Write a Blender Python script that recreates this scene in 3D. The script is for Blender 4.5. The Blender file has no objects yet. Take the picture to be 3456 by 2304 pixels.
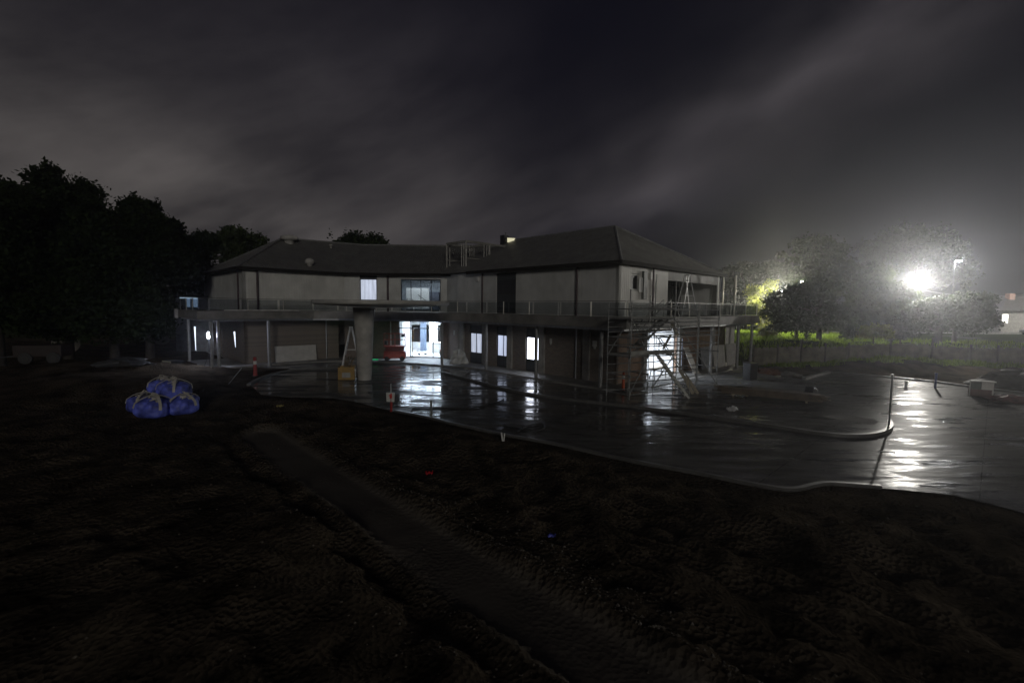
import bpy, bmesh, math, random
import numpy as np
from mathutils import Vector, Matrix, noise as mnoise
from math import radians, sin, cos, pi
random.seed(7); np.random.seed(7)
S = bpy.context.scene
COL = S.collection
# ------------------------------------------------------------------ camera
FPX, PIT, ROL, CH = 1573.19, .0743, .0112, 4.7
cam = bpy.data.objects.new('camera', bpy.data.cameras.new('camera')); COL.objects.link(cam)
cam.data.sensor_width = 36; cam.data.lens = FPX / 3456 * 36
cam.data.clip_start = .05; cam.data.clip_end = 2000
cam.matrix_world = Matrix.Translation((0, 0, CH)) @ Matrix.Rotation(pi/2 - PIT, 4, 'X') @ Matrix.Rotation(ROL, 4, 'Z')
S.camera = cam
S.view_settings.view_transform = 'Standard'; S.view_settings.look = 'None'
S.view_settings.exposure = 0; S.view_settings.gamma = 1
S.render.engine = 'CYCLES'
cy = S.cycles
cy.use_denoising = True; cy.max_bounces = 6; cy.diffuse_bounces = 3; cy.glossy_bounces = 3
cy.transmission_bounces = 4; cy.transparent_max_bounces = 12; cy.volume_bounces = 0
cy.sample_clamp_indirect = 3; cy.sample_clamp_direct = 0; cy.caustics_reflective = False; cy.caustics_refractive = False
cy.blur_glossy = .5

# ------------------------------------------------------------------ world: night sky with lit cloud
W = bpy.data.worlds.new('World'); S.world = W; W.use_nodes = True
nt = W.node_tree; nt.nodes.clear()
def N(t, **k):
    n = nt.nodes.new(t)
    for a, b in k.items(): setattr(n, a, b)
    return n
def lk(a, b): nt.links.new(a, b)
def vm(op, a, b=None):
    n = N('ShaderNodeVectorMath', operation=op)
    for i, x in enumerate((a, b)):
        if x is None: continue
        if hasattr(x, 'links'): lk(x, n.inputs[i])
        else: n.inputs[i].default_value = x
    return n
def mt(op, a, b=None, c=None, clamp=False):
    n = N('ShaderNodeMath', operation=op); n.use_clamp = clamp
    for i, x in enumerate((a, b, c)):
        if x is None: continue
        if hasattr(x, 'links'): lk(x, n.inputs[i])
        else: n.inputs[i].default_value = x
    return n.outputs[0]
tc = N('ShaderNodeTexCoord'); D = tc.outputs['Generated']
n1 = N('ShaderNodeTexNoise'); n1.inputs['Scale'].default_value = 2.2; n1.inputs['Detail'].default_value = 6; n1.inputs['Roughness'].default_value = .55
mp = N('ShaderNodeMapping'); mp.inputs['Rotation'].default_value = (0, radians(24), 0)
lk(D, mp.inputs[0]); lk(vm('MULTIPLY', mp.outputs[0], (.8, 1, 2.6)).outputs[0], n1.inputs['Vector'])
n2 = N('ShaderNodeTexNoise'); n2.inputs['Scale'].default_value = 3.0; n2.inputs['Detail'].default_value = 5; lk(D, n2.inputs['Vector'])
warp = vm('MULTIPLY', vm('SUBTRACT', n2.outputs['Color'], (.5, .5, .5)).outputs[0], (.26, .1, .2)).outputs[0]
DW = vm('ADD', D, warp).outputs[0]
def skydir(px, py): return Vector(((px-1728)/FPX, 1, (1035-py)/FPX)).normalized()
def lobe(px, py, lng, sht, rot=0):
    m = N('ShaderNodeMapping', vector_type='POINT')
    c = skydir(px, py)
    sb = vm('SUBTRACT', DW, tuple(c)).outputs[0]
    m.inputs['Rotation'].default_value = (0, radians(rot), 0)
    m.inputs['Scale'].default_value = (1, 1, 1)
    lk(sb, m.inputs[0])
    sc = vm('MULTIPLY', m.outputs[0], (1/lng, .6/lng, 1/sht)).outputs[0]
    ln = vm('LENGTH', sc).outputs['Value']
    return mt('POWER', 2.718, mt('MULTIPLY', mt('MULTIPLY', ln, ln), -1.0))
lights_ = [((330, 760), .62, .20, -8, (.082, .074, .066)), ((1000, 800), .6, .16, 0, (.022, .0205, .020)),
           ((2780, 210), .62, .125, 36, (.044, .039, .040)), ((2450, 700), .55, .05, 8, (.020, .019, .024)), ((2450, 420), .35, .05, 42, (.018, .016, .018)),
           ((1500, 560), .75, .28, 0, (.0155, .0137, .0155)), ((3400, 850), .3, .12, 0, (.014, .013, .013)),
           ((500, 300), .8, .3, -20, (.0085, .0078, .0075))]
acc = None
cl = mt('MULTIPLY', mt('SUBTRACT', n1.outputs['Fac'], .36, clamp=True), 4.4)
cl = mt('MINIMUM', cl, 1.25)
for (px, py), a, b, r, c in lights_:
    L = mt('MULTIPLY', lobe(px, py, a, b, r), mt('ADD', mt('MULTIPLY', cl, .68), .30))
    v = vm('SCALE', c); lk(L, v.inputs['Scale'])
    acc = v.outputs[0] if acc is None else vm('ADD', acc, v.outputs[0]).outputs[0]
dk = None
for px, py, a, b, r, s in [(2060, 130, .34, .20, 50, .85), (3380, 420, .34, .15, 36, .88), (1130, 560, .16, .07, -20, .45),
                           (2420, 830, .45, .06, 3, .75), (2950, 560, .35, .1, 25, .6), (2560, 440, .16, .05, 20, .55)]:
    q = mt('SUBTRACT', 1.0, mt('MULTIPLY', lobe(px, py, a, b, r), s))
    dk = q if dk is None else mt('MULTIPLY', dk, q)
v = vm('SCALE', acc); lk(dk, v.inputs['Scale'])
sepd = N('ShaderNodeSeparateXYZ'); lk(D, sepd.inputs[0])
tot = vm('ADD', v.outputs[0], (.0026, .0026, .0060)).outputs[0]
bg = N('ShaderNodeBackground'); bg.inputs['Strength'].default_value = 1.0; lk(tot, bg.inputs['Color'])
# the last trace of physical sky light, sun well below the horizon
sky = N('ShaderNodeTexSky', sky_type='NISHITA'); sky.sun_disc = False; sky.sun_elevation = radians(-8); sky.sun_rotation = radians(120)
bg2 = N('ShaderNodeBackground'); bg2.inputs['Strength'].default_value = .05; lk(sky.outputs[0], bg2.inputs['Color'])
ad = N('ShaderNodeAddShader'); lk(bg.outputs[0], ad.inputs[0]); lk(bg2.outputs[0], ad.inputs[1])
wo = N('ShaderNodeOutputWorld'); lk(ad.outputs[0], wo.inputs['Surface'])

# faint glow of the town lights reflected down by the cloud, from the right behind the camera
su = bpy.data.lights.new('sun', 'SUN'); su.energy = .36; su.angle = radians(12); su.color = (1, .96, .90)
suo = bpy.data.objects.new('sun', su); COL.objects.link(suo)
suo.rotation_euler = (radians(77), 0, radians(12))

# ------------------------------------------------------------------ materials
MATS = {}
def mat(name, color, rough=.7, metal=0., var=.25, scale=3., bump=0., bscale=30., emis=None, estr=0., spec=.5, detail=6, coat=0., trans=0.):
    if name in MATS: return MATS[name]
    m = bpy.data.materials.new(name); m.use_nodes = True; t = m.node_tree; b = t.nodes['Principled BSDF']
    b.inputs['Roughness'].default_value = rough; b.inputs['Metallic'].default_value = metal
    b.inputs['Specular IOR Level'].default_value = spec
    if coat: b.inputs['Coat Weight'].default_value = coat; b.inputs['Coat Roughness'].default_value = .12
    co = t.nodes.new('ShaderNodeTexCoord')
    nz = t.nodes.new('ShaderNodeTexNoise'); nz.inputs['Scale'].default_value = scale; nz.inputs['Detail'].default_value = detail
    t.links.new(co.outputs['Object'], nz.inputs['Vector'])
    rp = t.nodes.new('ShaderNodeValToRGB'); rp.color_ramp.elements[0].position = .3; rp.color_ramp.elements[1].position = .7
    rp.color_ramp.elements[0].color = (*[c*(1-var) for c in color], 1); rp.color_ramp.elements[1].color = (*[min(1, c*(1+var)) for c in color], 1)
    t.links.new(nz.outputs['Fac'], rp.inputs['Fac']); t.links.new(rp.outputs['Color'], b.inputs['Base Color'])
    if bump:
        n = t.nodes.new('ShaderNodeTexNoise'); n.inputs['Scale'].default_value = bscale; n.inputs['Detail'].default_value = 5
        t.links.new(co.outputs['Object'], n.inputs['Vector'])
        bp = t.nodes.new('ShaderNodeBump'); bp.inputs['Strength'].default_value = 1; bp.inputs['Distance'].default_value = bump
        t.links.new(n.outputs['Fac'], bp.inputs['Height']); t.links.new(bp.outputs[0], b.inputs['Normal'])
    if emis: b.inputs['Emission Color'].default_value = (*emis, 1); b.inputs['Emission Strength'].default_value = estr
    MATS[name] = m; return m
UX, UY = -.69495, .71906       # direction u (along the right wing, away)
VX, VY = .71906, .69495        # direction v
def axis_node(t, co, dx, dy, dz=0):
    d = t.nodes.new('ShaderNodeVectorMath'); d.operation = 'DOT_PRODUCT'; d.inputs[1].default_value = (dx, dy, dz)
    t.links.new(co, d.inputs[0]); return d.outputs['Value']
def ribbed(name, color, dx, dy, dz, period, depth, rough, metal=0., var=.15, stain=.3, base=None):
    m = mat(name, color, rough, metal, var=var, scale=.9)
    t = m.node_tree; b = t.nodes['Principled BSDF']
    g = t.nodes.new('ShaderNodeNewGeometry')
    ax = axis_node(t, g.outputs['Position'], dx, dy, dz)
    mm = t.nodes.new('ShaderNodeMath'); mm.operation = 'MULTIPLY'; mm.inputs[1].default_value = 2*pi/period; t.links.new(ax, mm.inputs[0])
    sn = t.nodes.new('ShaderNodeMath'); sn.operation = 'SINE'; t.links.new(mm.outputs[0], sn.inputs[0])
    pw = t.nodes.new('ShaderNodeMath'); pw.operation = 'POWER'; pw.inputs[1].default_value = 4; 
    ab_ = t.nodes.new('ShaderNodeMath'); ab_.operation = 'ABSOLUTE'; t.links.new(sn.outputs[0], ab_.inputs[0]); t.links.new(ab_.outputs[0], pw.inputs[0])
    bp = t.nodes.new('ShaderNodeBump'); bp.inputs['Distance'].default_value = depth; t.links.new(pw.outputs[0], bp.inputs['Height'])
    t.links.new(bp.outputs[0], b.inputs['Normal'])
    # long streaks of damp running across the ribs' direction
    mx = t.nodes.new('ShaderNodeMapping'); mx.inputs['Rotation'].default_value = (0, 0, -math.atan2(dy, dx)); mx.inputs['Scale'].default_value = (2.5, 2.5, .25)
    t.links.new(g.outputs['Position'], mx.inputs[0])
    nz = t.nodes.new('ShaderNodeTexNoise'); nz.inputs['Scale'].default_value = 1.3; nz.inputs['Detail'].default_value = 7; t.links.new(mx.outputs[0], nz.inputs['Vector'])
    rp = t.nodes['Color Ramp'] if 'Color Ramp' in t.nodes else [n for n in t.nodes if n.type == 'VALTORGB'][0]
    mixn = t.nodes.new('ShaderNodeMix'); mixn.data_type = 'RGBA'; mixn.blend_type = 'MULTIPLY'; mixn.inputs['Factor'].default_value = stain
    t.links.new(rp.outputs['Color'], mixn.inputs['A'])
    r2 = t.nodes.new('ShaderNodeValToRGB'); r2.color_ramp.elements[0].position = .35; r2.color_ramp.elements[1].position = .6
    r2.color_ramp.elements[0].color = (.35, .33, .3, 1); t.links.new(nz.outputs['Fac'], r2.inputs['Fac']); t.links.new(r2.outputs[0], mixn.inputs['B'])
    t.links.new(mixn.outputs['Result'], b.inputs['Base Color'])
    return m
def brick_mat(name, c1, c2, mortar, dx, dy):
    m = bpy.data.materials.new(name); m.use_nodes = True; t = m.node_tree; b = t.nodes['Principled BSDF']; b.inputs['Roughness'].default_value = .8
    g = t.nodes.new('ShaderNodeNewGeometry'); cm = t.nodes.new('ShaderNodeCombineXYZ')
    t.links.new(axis_node(t, g.outputs['Position'], dx, dy), cm.inputs[0]); t.links.new(axis_node(t, g.outputs['Position'], 0, 0, 1), cm.inputs[1])
    br = t.nodes.new('ShaderNodeTexBrick'); br.inputs['Scale'].default_value = 1; br.inputs['Brick Width'].default_value = .24; br.inputs['Row Height'].default_value = .086
    br.inputs['Mortar Size'].default_value = .006; br.inputs['Color1'].default_value = (*c1, 1); br.inputs['Color2'].default_value = (*c2, 1); br.inputs['Mortar'].default_value = (*mortar, 1)
    t.links.new(cm.outputs[0], br.inputs['Vector']); t.links.new(br.outputs['Color'], b.inputs['Base Color'])
    bp = t.nodes.new('ShaderNodeBump'); bp.inputs['Distance'].default_value = .006; bp.invert = True
    t.links.new(br.outputs['Fac'], bp.inputs['Height']); t.links.new(bp.outputs[0], b.inputs['Normal'])
    MATS[name] = m; return m

M_clad_u = ribbed('cladding_front', (.56, .56, .53), UX, UY, 0, .4, .006, .6, stain=.10)
M_clad_v = ribbed('cladding_end', (.62, .61, .56), VX, VY, 0, .4, .006, .6, stain=.10)
M_roof_u = ribbed('roof_sheet_front', (.27, .265, .24), UX, UY, 0, .38, .06, .5, .3, stain=.35)
M_roof_v = ribbed('roof_sheet_end', (.27, .265, .24), VX, VY, 0, .38, .06, .5, .3, stain=.35)
M_roof_x = ribbed('roof_sheet_centre', (.27, .265, .24), 1, 0, 0, .38, .06, .5, .3, stain=.35)
M_brick_u = brick_mat('brick_front', (.21, .175, .145), (.15, .13, .11), (.22, .20, .18), UX, UY)
M_brick_v = brick_mat('brick_end', (.30, .19, .12), (.24, .15, .10), (.28, .25, .22), VX, VY)
M_brick_x = brick_mat('brick_entrance', (.21, .16, .13), (.16, .12, .10), (.22, .20, .18), 1, 0)
M_conc = mat('concrete', (.27, .26, .24), .7, var=.28, scale=1.4, bump=.004, bscale=25)
M_concd = mat('damp_concrete', (.19, .182, .165), .55, var=.35, scale=1.1, bump=.004, bscale=25)
M_galv = mat('galvanised_steel', (.42, .43, .44), .35, .8, var=.2, scale=6)
M_steel = mat('grey_painted_steel', (.22, .22, .215), .45, .2, var=.2, scale=4)
M_dark = mat('dark_frame', (.022, .024, .028), .4, var=.2)
M_fascia = mat('dark_fascia', (.022, .02, .018), .8, var=.2, spec=.1)
M_soffit = mat('soffit', (.12, .12, .11), .7)
M_white = mat('white_plasterboard', (.68, .68, .66), .6, var=.06, scale=2)
M_floor_in = mat('indoor_concrete', (.42, .42, .41), .5, var=.15, scale=1.5)
M_board = mat('pale_sheet', (.46, .445, .41), .55, var=.12, scale=2.5)
M_wood = mat('timber', (.32, .28, .20), .65, var=.3, scale=6)
M_scaf = mat('wet_scaffold_steel', (.24, .245, .235), .42, .4, var=.3, scale=8)
M_red = mat('red_lift_paint', (.36, .045, .03), .4, var=.15)
M_orange = mat('orange_plastic', (.55, .09, .02), .5, var=.15)
M_yellow = mat('yellow_paint', (.26, .15, .015), .5, var=.25, scale=5)
M_whitep = mat('white_paint', (.62, .62, .58), .5, var=.1, scale=5)
M_redm = mat('red_marking', (.30, .022, .016), .5, var=.1)
M_alu = mat('aluminium', (.6, .6, .6), .5, .3, var=.1, scale=6)
M_rubber = mat('black_rubber', (.02, .02, .02), .6, var=.2)
M_bluebag = mat('blue_woven_bag', (.10, .13, .55), .5, var=.65, scale=3, bump=.07, bscale=4.5)
M_strap = mat('cream_webbing', (.55, .52, .44), .7, var=.15)
M_black = mat('black_sheet', (.012, .012, .014), .35, var=.2)
M_rust = mat('rusty_steel', (.11, .05, .03), .8, var=.4, scale=9)
M_bark = mat('bark', (.035, .03, .024), .9, var=.4, scale=5, bump=.03, bscale=8)
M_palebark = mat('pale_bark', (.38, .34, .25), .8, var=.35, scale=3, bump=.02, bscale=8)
M_skyl = mat('lit_skylight', (.6, .6, .5), .5, emis=(1, .93, .62), estr=.62)
M_lit_dim = mat('lit_blind_dim', (.6, .6, .6), .5, emis=(.72, .80, 1), estr=.62, var=.05)
M_lit_mid = mat('lit_blind', (.6, .6, .6), .5, emis=(.66, .75, 1), estr=.72, var=.05)
M_lit_hot = mat('lit_blind_bright', (.6, .6, .6), .5, emis=(.80, .85, 1), estr=3.2, var=.05)
def folded(m, base, amp):
    t = m.node_tree; b = t.nodes['Principled BSDF']; g = t.nodes.new('ShaderNodeNewGeometry'); mp_ = t.nodes.new('ShaderNodeMapping'); mp_.inputs['Scale'].default_value = (5, 5, .5)
    t.links.new(g.outputs['Position'], mp_.inputs[0]); n = t.nodes.new('ShaderNodeTexNoise'); n.inputs['Scale'].default_value = 1.1; n.inputs['Detail'].default_value = 4; t.links.new(mp_.outputs[0], n.inputs['Vector'])
    mr = t.nodes.new('ShaderNodeMapRange'); mr.inputs['From Min'].default_value = .3; mr.inputs['From Max'].default_value = .7; mr.inputs['To Min'].default_value = base*(1-amp); mr.inputs['To Max'].default_value = base*(1+amp)
    t.links.new(n.outputs['Fac'], mr.inputs['Value']); t.links.new(mr.outputs[0], b.inputs['Emission Strength'])
folded(M_lit_dim, .62, .25); folded(M_lit_mid, .75, .25); folded(M_lit_hot, 5.5, .3)
M_tube = mat('lamp_tube', (.8, .8, .8), .5, emis=(.86, .92, 1), estr=14)
M_lens = mat('lamp_lens', (.8, .8, .8), .5, emis=(1, .97, .9), estr=260)
M_lens2 = mat('lamp_lens_small', (.8, .8, .8), .5, emis=(.95, .97, 1), estr=60)
M_bluew = mat('lit_curtain', (.3, .4, .6), .5, emis=(.40, .58, .85), estr=.34)
M_green = mat('green_exit_glow', (.02, .4, .12), .5, emis=(.02, 1, .35), estr=.35)
def glassy(name, tint, alpha, rough=.05):
    m = bpy.data.materials.new(name); m.use_nodes = True; t = m.node_tree; t.nodes.clear()
    o = t.nodes.new('ShaderNodeOutputMaterial'); mx = t.nodes.new('ShaderNodeMixShader'); tr = t.nodes.new('ShaderNodeBsdfTransparent'); gl = t.nodes.new('ShaderNodeBsdfGlossy')
    tr.inputs['Color'].default_value = (*tint, 1); gl.inputs['Roughness'].default_value = rough; gl.inputs['Color'].default_value = (.8, .8, .8, 1)
    mx.inputs[0].default_value = alpha
    t.links.new(tr.outputs[0], mx.inputs[1]); t.links.new(gl.outputs[0], mx.inputs[2]); t.links.new(mx.outputs[0], o.inputs['Surface']); MATS[name] = m; return m
M_glass = glassy('clear_glass', (.86, .9, .92), .07)
M_balglass = glassy('balustrade_glass', (.72, .74, .75), .05)
def leaf_mat(name, c, tr=.25, var=.5):
    m = bpy.data.materials.new(name); m.use_nodes = True; t = m.node_tree; b = t.nodes['Principled BSDF']
    g = t.nodes.new('ShaderNodeNewGeometry'); nz = t.nodes.new('ShaderNodeTexNoise'); nz.inputs['Scale'].default_value = 1.1; nz.inputs['Detail'].default_value = 3
    t.links.new(g.outputs['Position'], nz.inputs['Vector'])
    ad_ = t.nodes.new('ShaderNodeMath'); ad_.operation = 'MULTIPLY_ADD'; ad_.inputs[1].default_value = .5; t.links.new(g.outputs['Random Per Island'], ad_.inputs[0]); 
    t.links.new(nz.outputs['Fac'], ad_.inputs[2])
    rp = t.nodes.new('ShaderNodeValToRGB'); rp.color_ramp.elements[0].position = .4; rp.color_ramp.elements[1].position = 1.0
    rp.color_ramp.elements[0].color = (*[x*(1-var) for x in c], 1); rp.color_ramp.elements[1].color = (*[min(1, x*(1+var)) for x in c], 1)
    t.links.new(ad_.outputs[0], rp.inputs['Fac']); t.links.new(rp.outputs[0], b.inputs['Base Color'])
    b.inputs['Roughness'].default_value = .75; b.inputs['Specular IOR Level'].default_value = .08
    tl = t.nodes.new('ShaderNodeBsdfTranslucent'); t.links.new(rp.outputs[0], tl.inputs['Color']); mx = t.nodes.new('ShaderNodeMixShader'); mx.inputs[0].default_value = tr
    t.links.new(b.outputs[0], mx.inputs[1]); t.links.new(tl.outputs[0], mx.inputs[2]); t.links.new(mx.outputs[0], t.nodes['Material Output'].inputs['Surface'])
    MATS[name] = m; return m
M_leaf = leaf_mat('leaves_dark', (.017, .026, .008), .15)
M_leaf2 = leaf_mat('leaves_grey_green', (.030, .042, .014))
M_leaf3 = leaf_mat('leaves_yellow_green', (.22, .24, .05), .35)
M_grass = leaf_mat('grass_blades', (.15, .22, .025), .3)

# wet pavement: broomed concrete with films of water
def wet_mat(name, c, r0, r1, dirx, diry):
    m = bpy.data.materials.new(name); m.use_nodes = True; t = m.node_tree; b = t.nodes['Principled BSDF']
    g = t.nodes.new('ShaderNodeNewGeometry'); P_ = g.outputs['Position']
    def nz(scale, det, vec, rough=.5):
        n = t.nodes.new('ShaderNodeTexNoise'); n.inputs['Scale'].default_value = scale; n.inputs['Detail'].default_value = det; n.inputs['Roughness'].default_value = rough
        t.links.new(vec, n.inputs['Vector']); return n.outputs['Fac']
    mp_ = t.nodes.new('ShaderNodeMapping'); mp_.inputs['Rotation'].default_value = (0, 0, -math.atan2(diry, dirx)); mp_.inputs['Scale'].default_value = (.5, 2.0, 1); t.links.new(P_, mp_.inputs[0])
    big = nz(.35, 5, P_, .6); mid = nz(1.1, 6, mp_.outputs[0], .6)
    rp = t.nodes.new('ShaderNodeValToRGB'); rp.color_ramp.elements[0].position = .38; rp.color_ramp.elements[1].position = .66
    rp.color_ramp.elements[0].color = (*[x*.65 for x in c], 1); rp.color_ramp.elements[1].color = (*[x*1.3 for x in c], 1)
    t.links.new(mid, rp.inputs['Fac'])
    cj = t.nodes.new('ShaderNodeCombineXYZ'); t.links.new(axis_node(t, P_, UX, UY), cj.inputs[0]); t.links.new(axis_node(t, P_, VX, VY), cj.inputs[1])
    bj = t.nodes.new('ShaderNodeTexBrick'); bj.offset = 0; bj.inputs['Scale'].default_value = 1; bj.inputs['Brick Width'].default_value = 4.2; bj.inputs['Row Height'].default_value = 4.2; bj.inputs['Mortar Size'].default_value = .014
    bj.inputs['Color1'].default_value = (1, 1, 1, 1); bj.inputs['Color2'].default_value = (.86, .86, .86, 1); bj.inputs['Mortar'].default_value = (.25, .25, .25, 1); t.links.new(cj.outputs[0], bj.inputs['Vector'])
    mj = t.nodes.new('ShaderNodeMix'); mj.data_type = 'RGBA'; mj.blend_type = 'MULTIPLY'; mj.inputs['Factor'].default_value = 1; t.links.new(rp.outputs[0], mj.inputs['A']); t.links.new(bj.outputs['Color'], mj.inputs['B'])
    t.links.new(mj.outputs['Result'], b.inputs['Base Color'])
    mp2 = t.nodes.new('ShaderNodeMapping'); mp2.inputs['Scale'].default_value = (.22, 1.0, 1); t.links.new(P_, mp2.inputs[0]); long_ = nz(1.3, 6, mp2.outputs[0], .62)
    sm = t.nodes.new('ShaderNodeMath'); sm.operation = 'MULTIPLY_ADD'; sm.inputs[1].default_value = .45; t.links.new(big, sm.inputs[0]); t.links.new(long_, sm.inputs[2])
    gx_ = t.nodes.new('ShaderNodeMapRange'); gx_.interpolation_type = 'SMOOTHSTEP'; gx_.inputs['From Min'].default_value = 8; gx_.inputs['From Max'].default_value = 17; gx_.inputs['To Max'].default_value = .12
    t.links.new(axis_node(t, P_, 1, 0), gx_.inputs['Value']); sm2 = t.nodes.new('ShaderNodeMath'); sm2.operation = 'ADD'; t.links.new(sm.outputs[0], sm2.inputs[0]); t.links.new(gx_.outputs[0], sm2.inputs[1]); sm = sm2
    mr = t.nodes.new('ShaderNodeMapRange'); mr.interpolation_type = 'SMOOTHSTEP'; mr.inputs['From Min'].default_value = .66; mr.inputs['From Max'].default_value = .86; mr.inputs['To Min'].default_value = r0; mr.inputs['To Max'].default_value = r1
    t.links.new(sm.outputs[0], mr.inputs['Value']); t.links.new(mr.outputs[0], b.inputs['Roughness'])
    rip = nz(2.4, 3, mp2.outputs[0]); fine = nz(42, 4, P_); und = nz(.45, 2, P_)
    h = t.nodes.new('ShaderNodeMath'); h.operation = 'MULTIPLY_ADD'; h.inputs[1].default_value = .035; t.links.new(fine, h.inputs[0]); t.links.new(rip, h.inputs[2])
    h3 = t.nodes.new('ShaderNodeMath'); h3.operation = 'MULTIPLY_ADD'; h3.inputs[1].default_value = 1.6; t.links.new(und, h3.inputs[0]); t.links.new(h.outputs[0], h3.inputs[2])
    bp = t.nodes.new('ShaderNodeBump'); bp.inputs['Distance'].default_value = .02; t.links.new(h3.outputs[0], bp.inputs['Height']); t.links.new(bp.outputs[0], b.inputs['Normal'])
    b.inputs['IOR'].default_value = 1.33
    ms = t.nodes.new('ShaderNodeMapRange'); ms.interpolation_type = 'SMOOTHSTEP'; ms.inputs['From Min'].default_value = .64; ms.inputs['From Max'].default_value = .80; ms.inputs['To Min'].default_value = .5; ms.inputs['To Max'].default_value = .015
    t.links.new(sm.outputs[0], ms.inputs['Value']); t.links.new(ms.outputs[0], b.inputs['Specular IOR Level'])
    MATS[name] = m; return m
M_pave = wet_mat('wet_concrete_paving', (.115, .112, .105), .045, .42, 1, -.35)
M_path = wet_mat('wet_concrete_path', (.14, .136, .127), .06, .40, 1, -.35)
M_kerb = mat('kerb_concrete', (.11, .107, .10), .4, var=.2, scale=3)
M_road = wet_mat('wet_asphalt', (.07, .07, .068), .2, .5, 1, 0)

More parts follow.
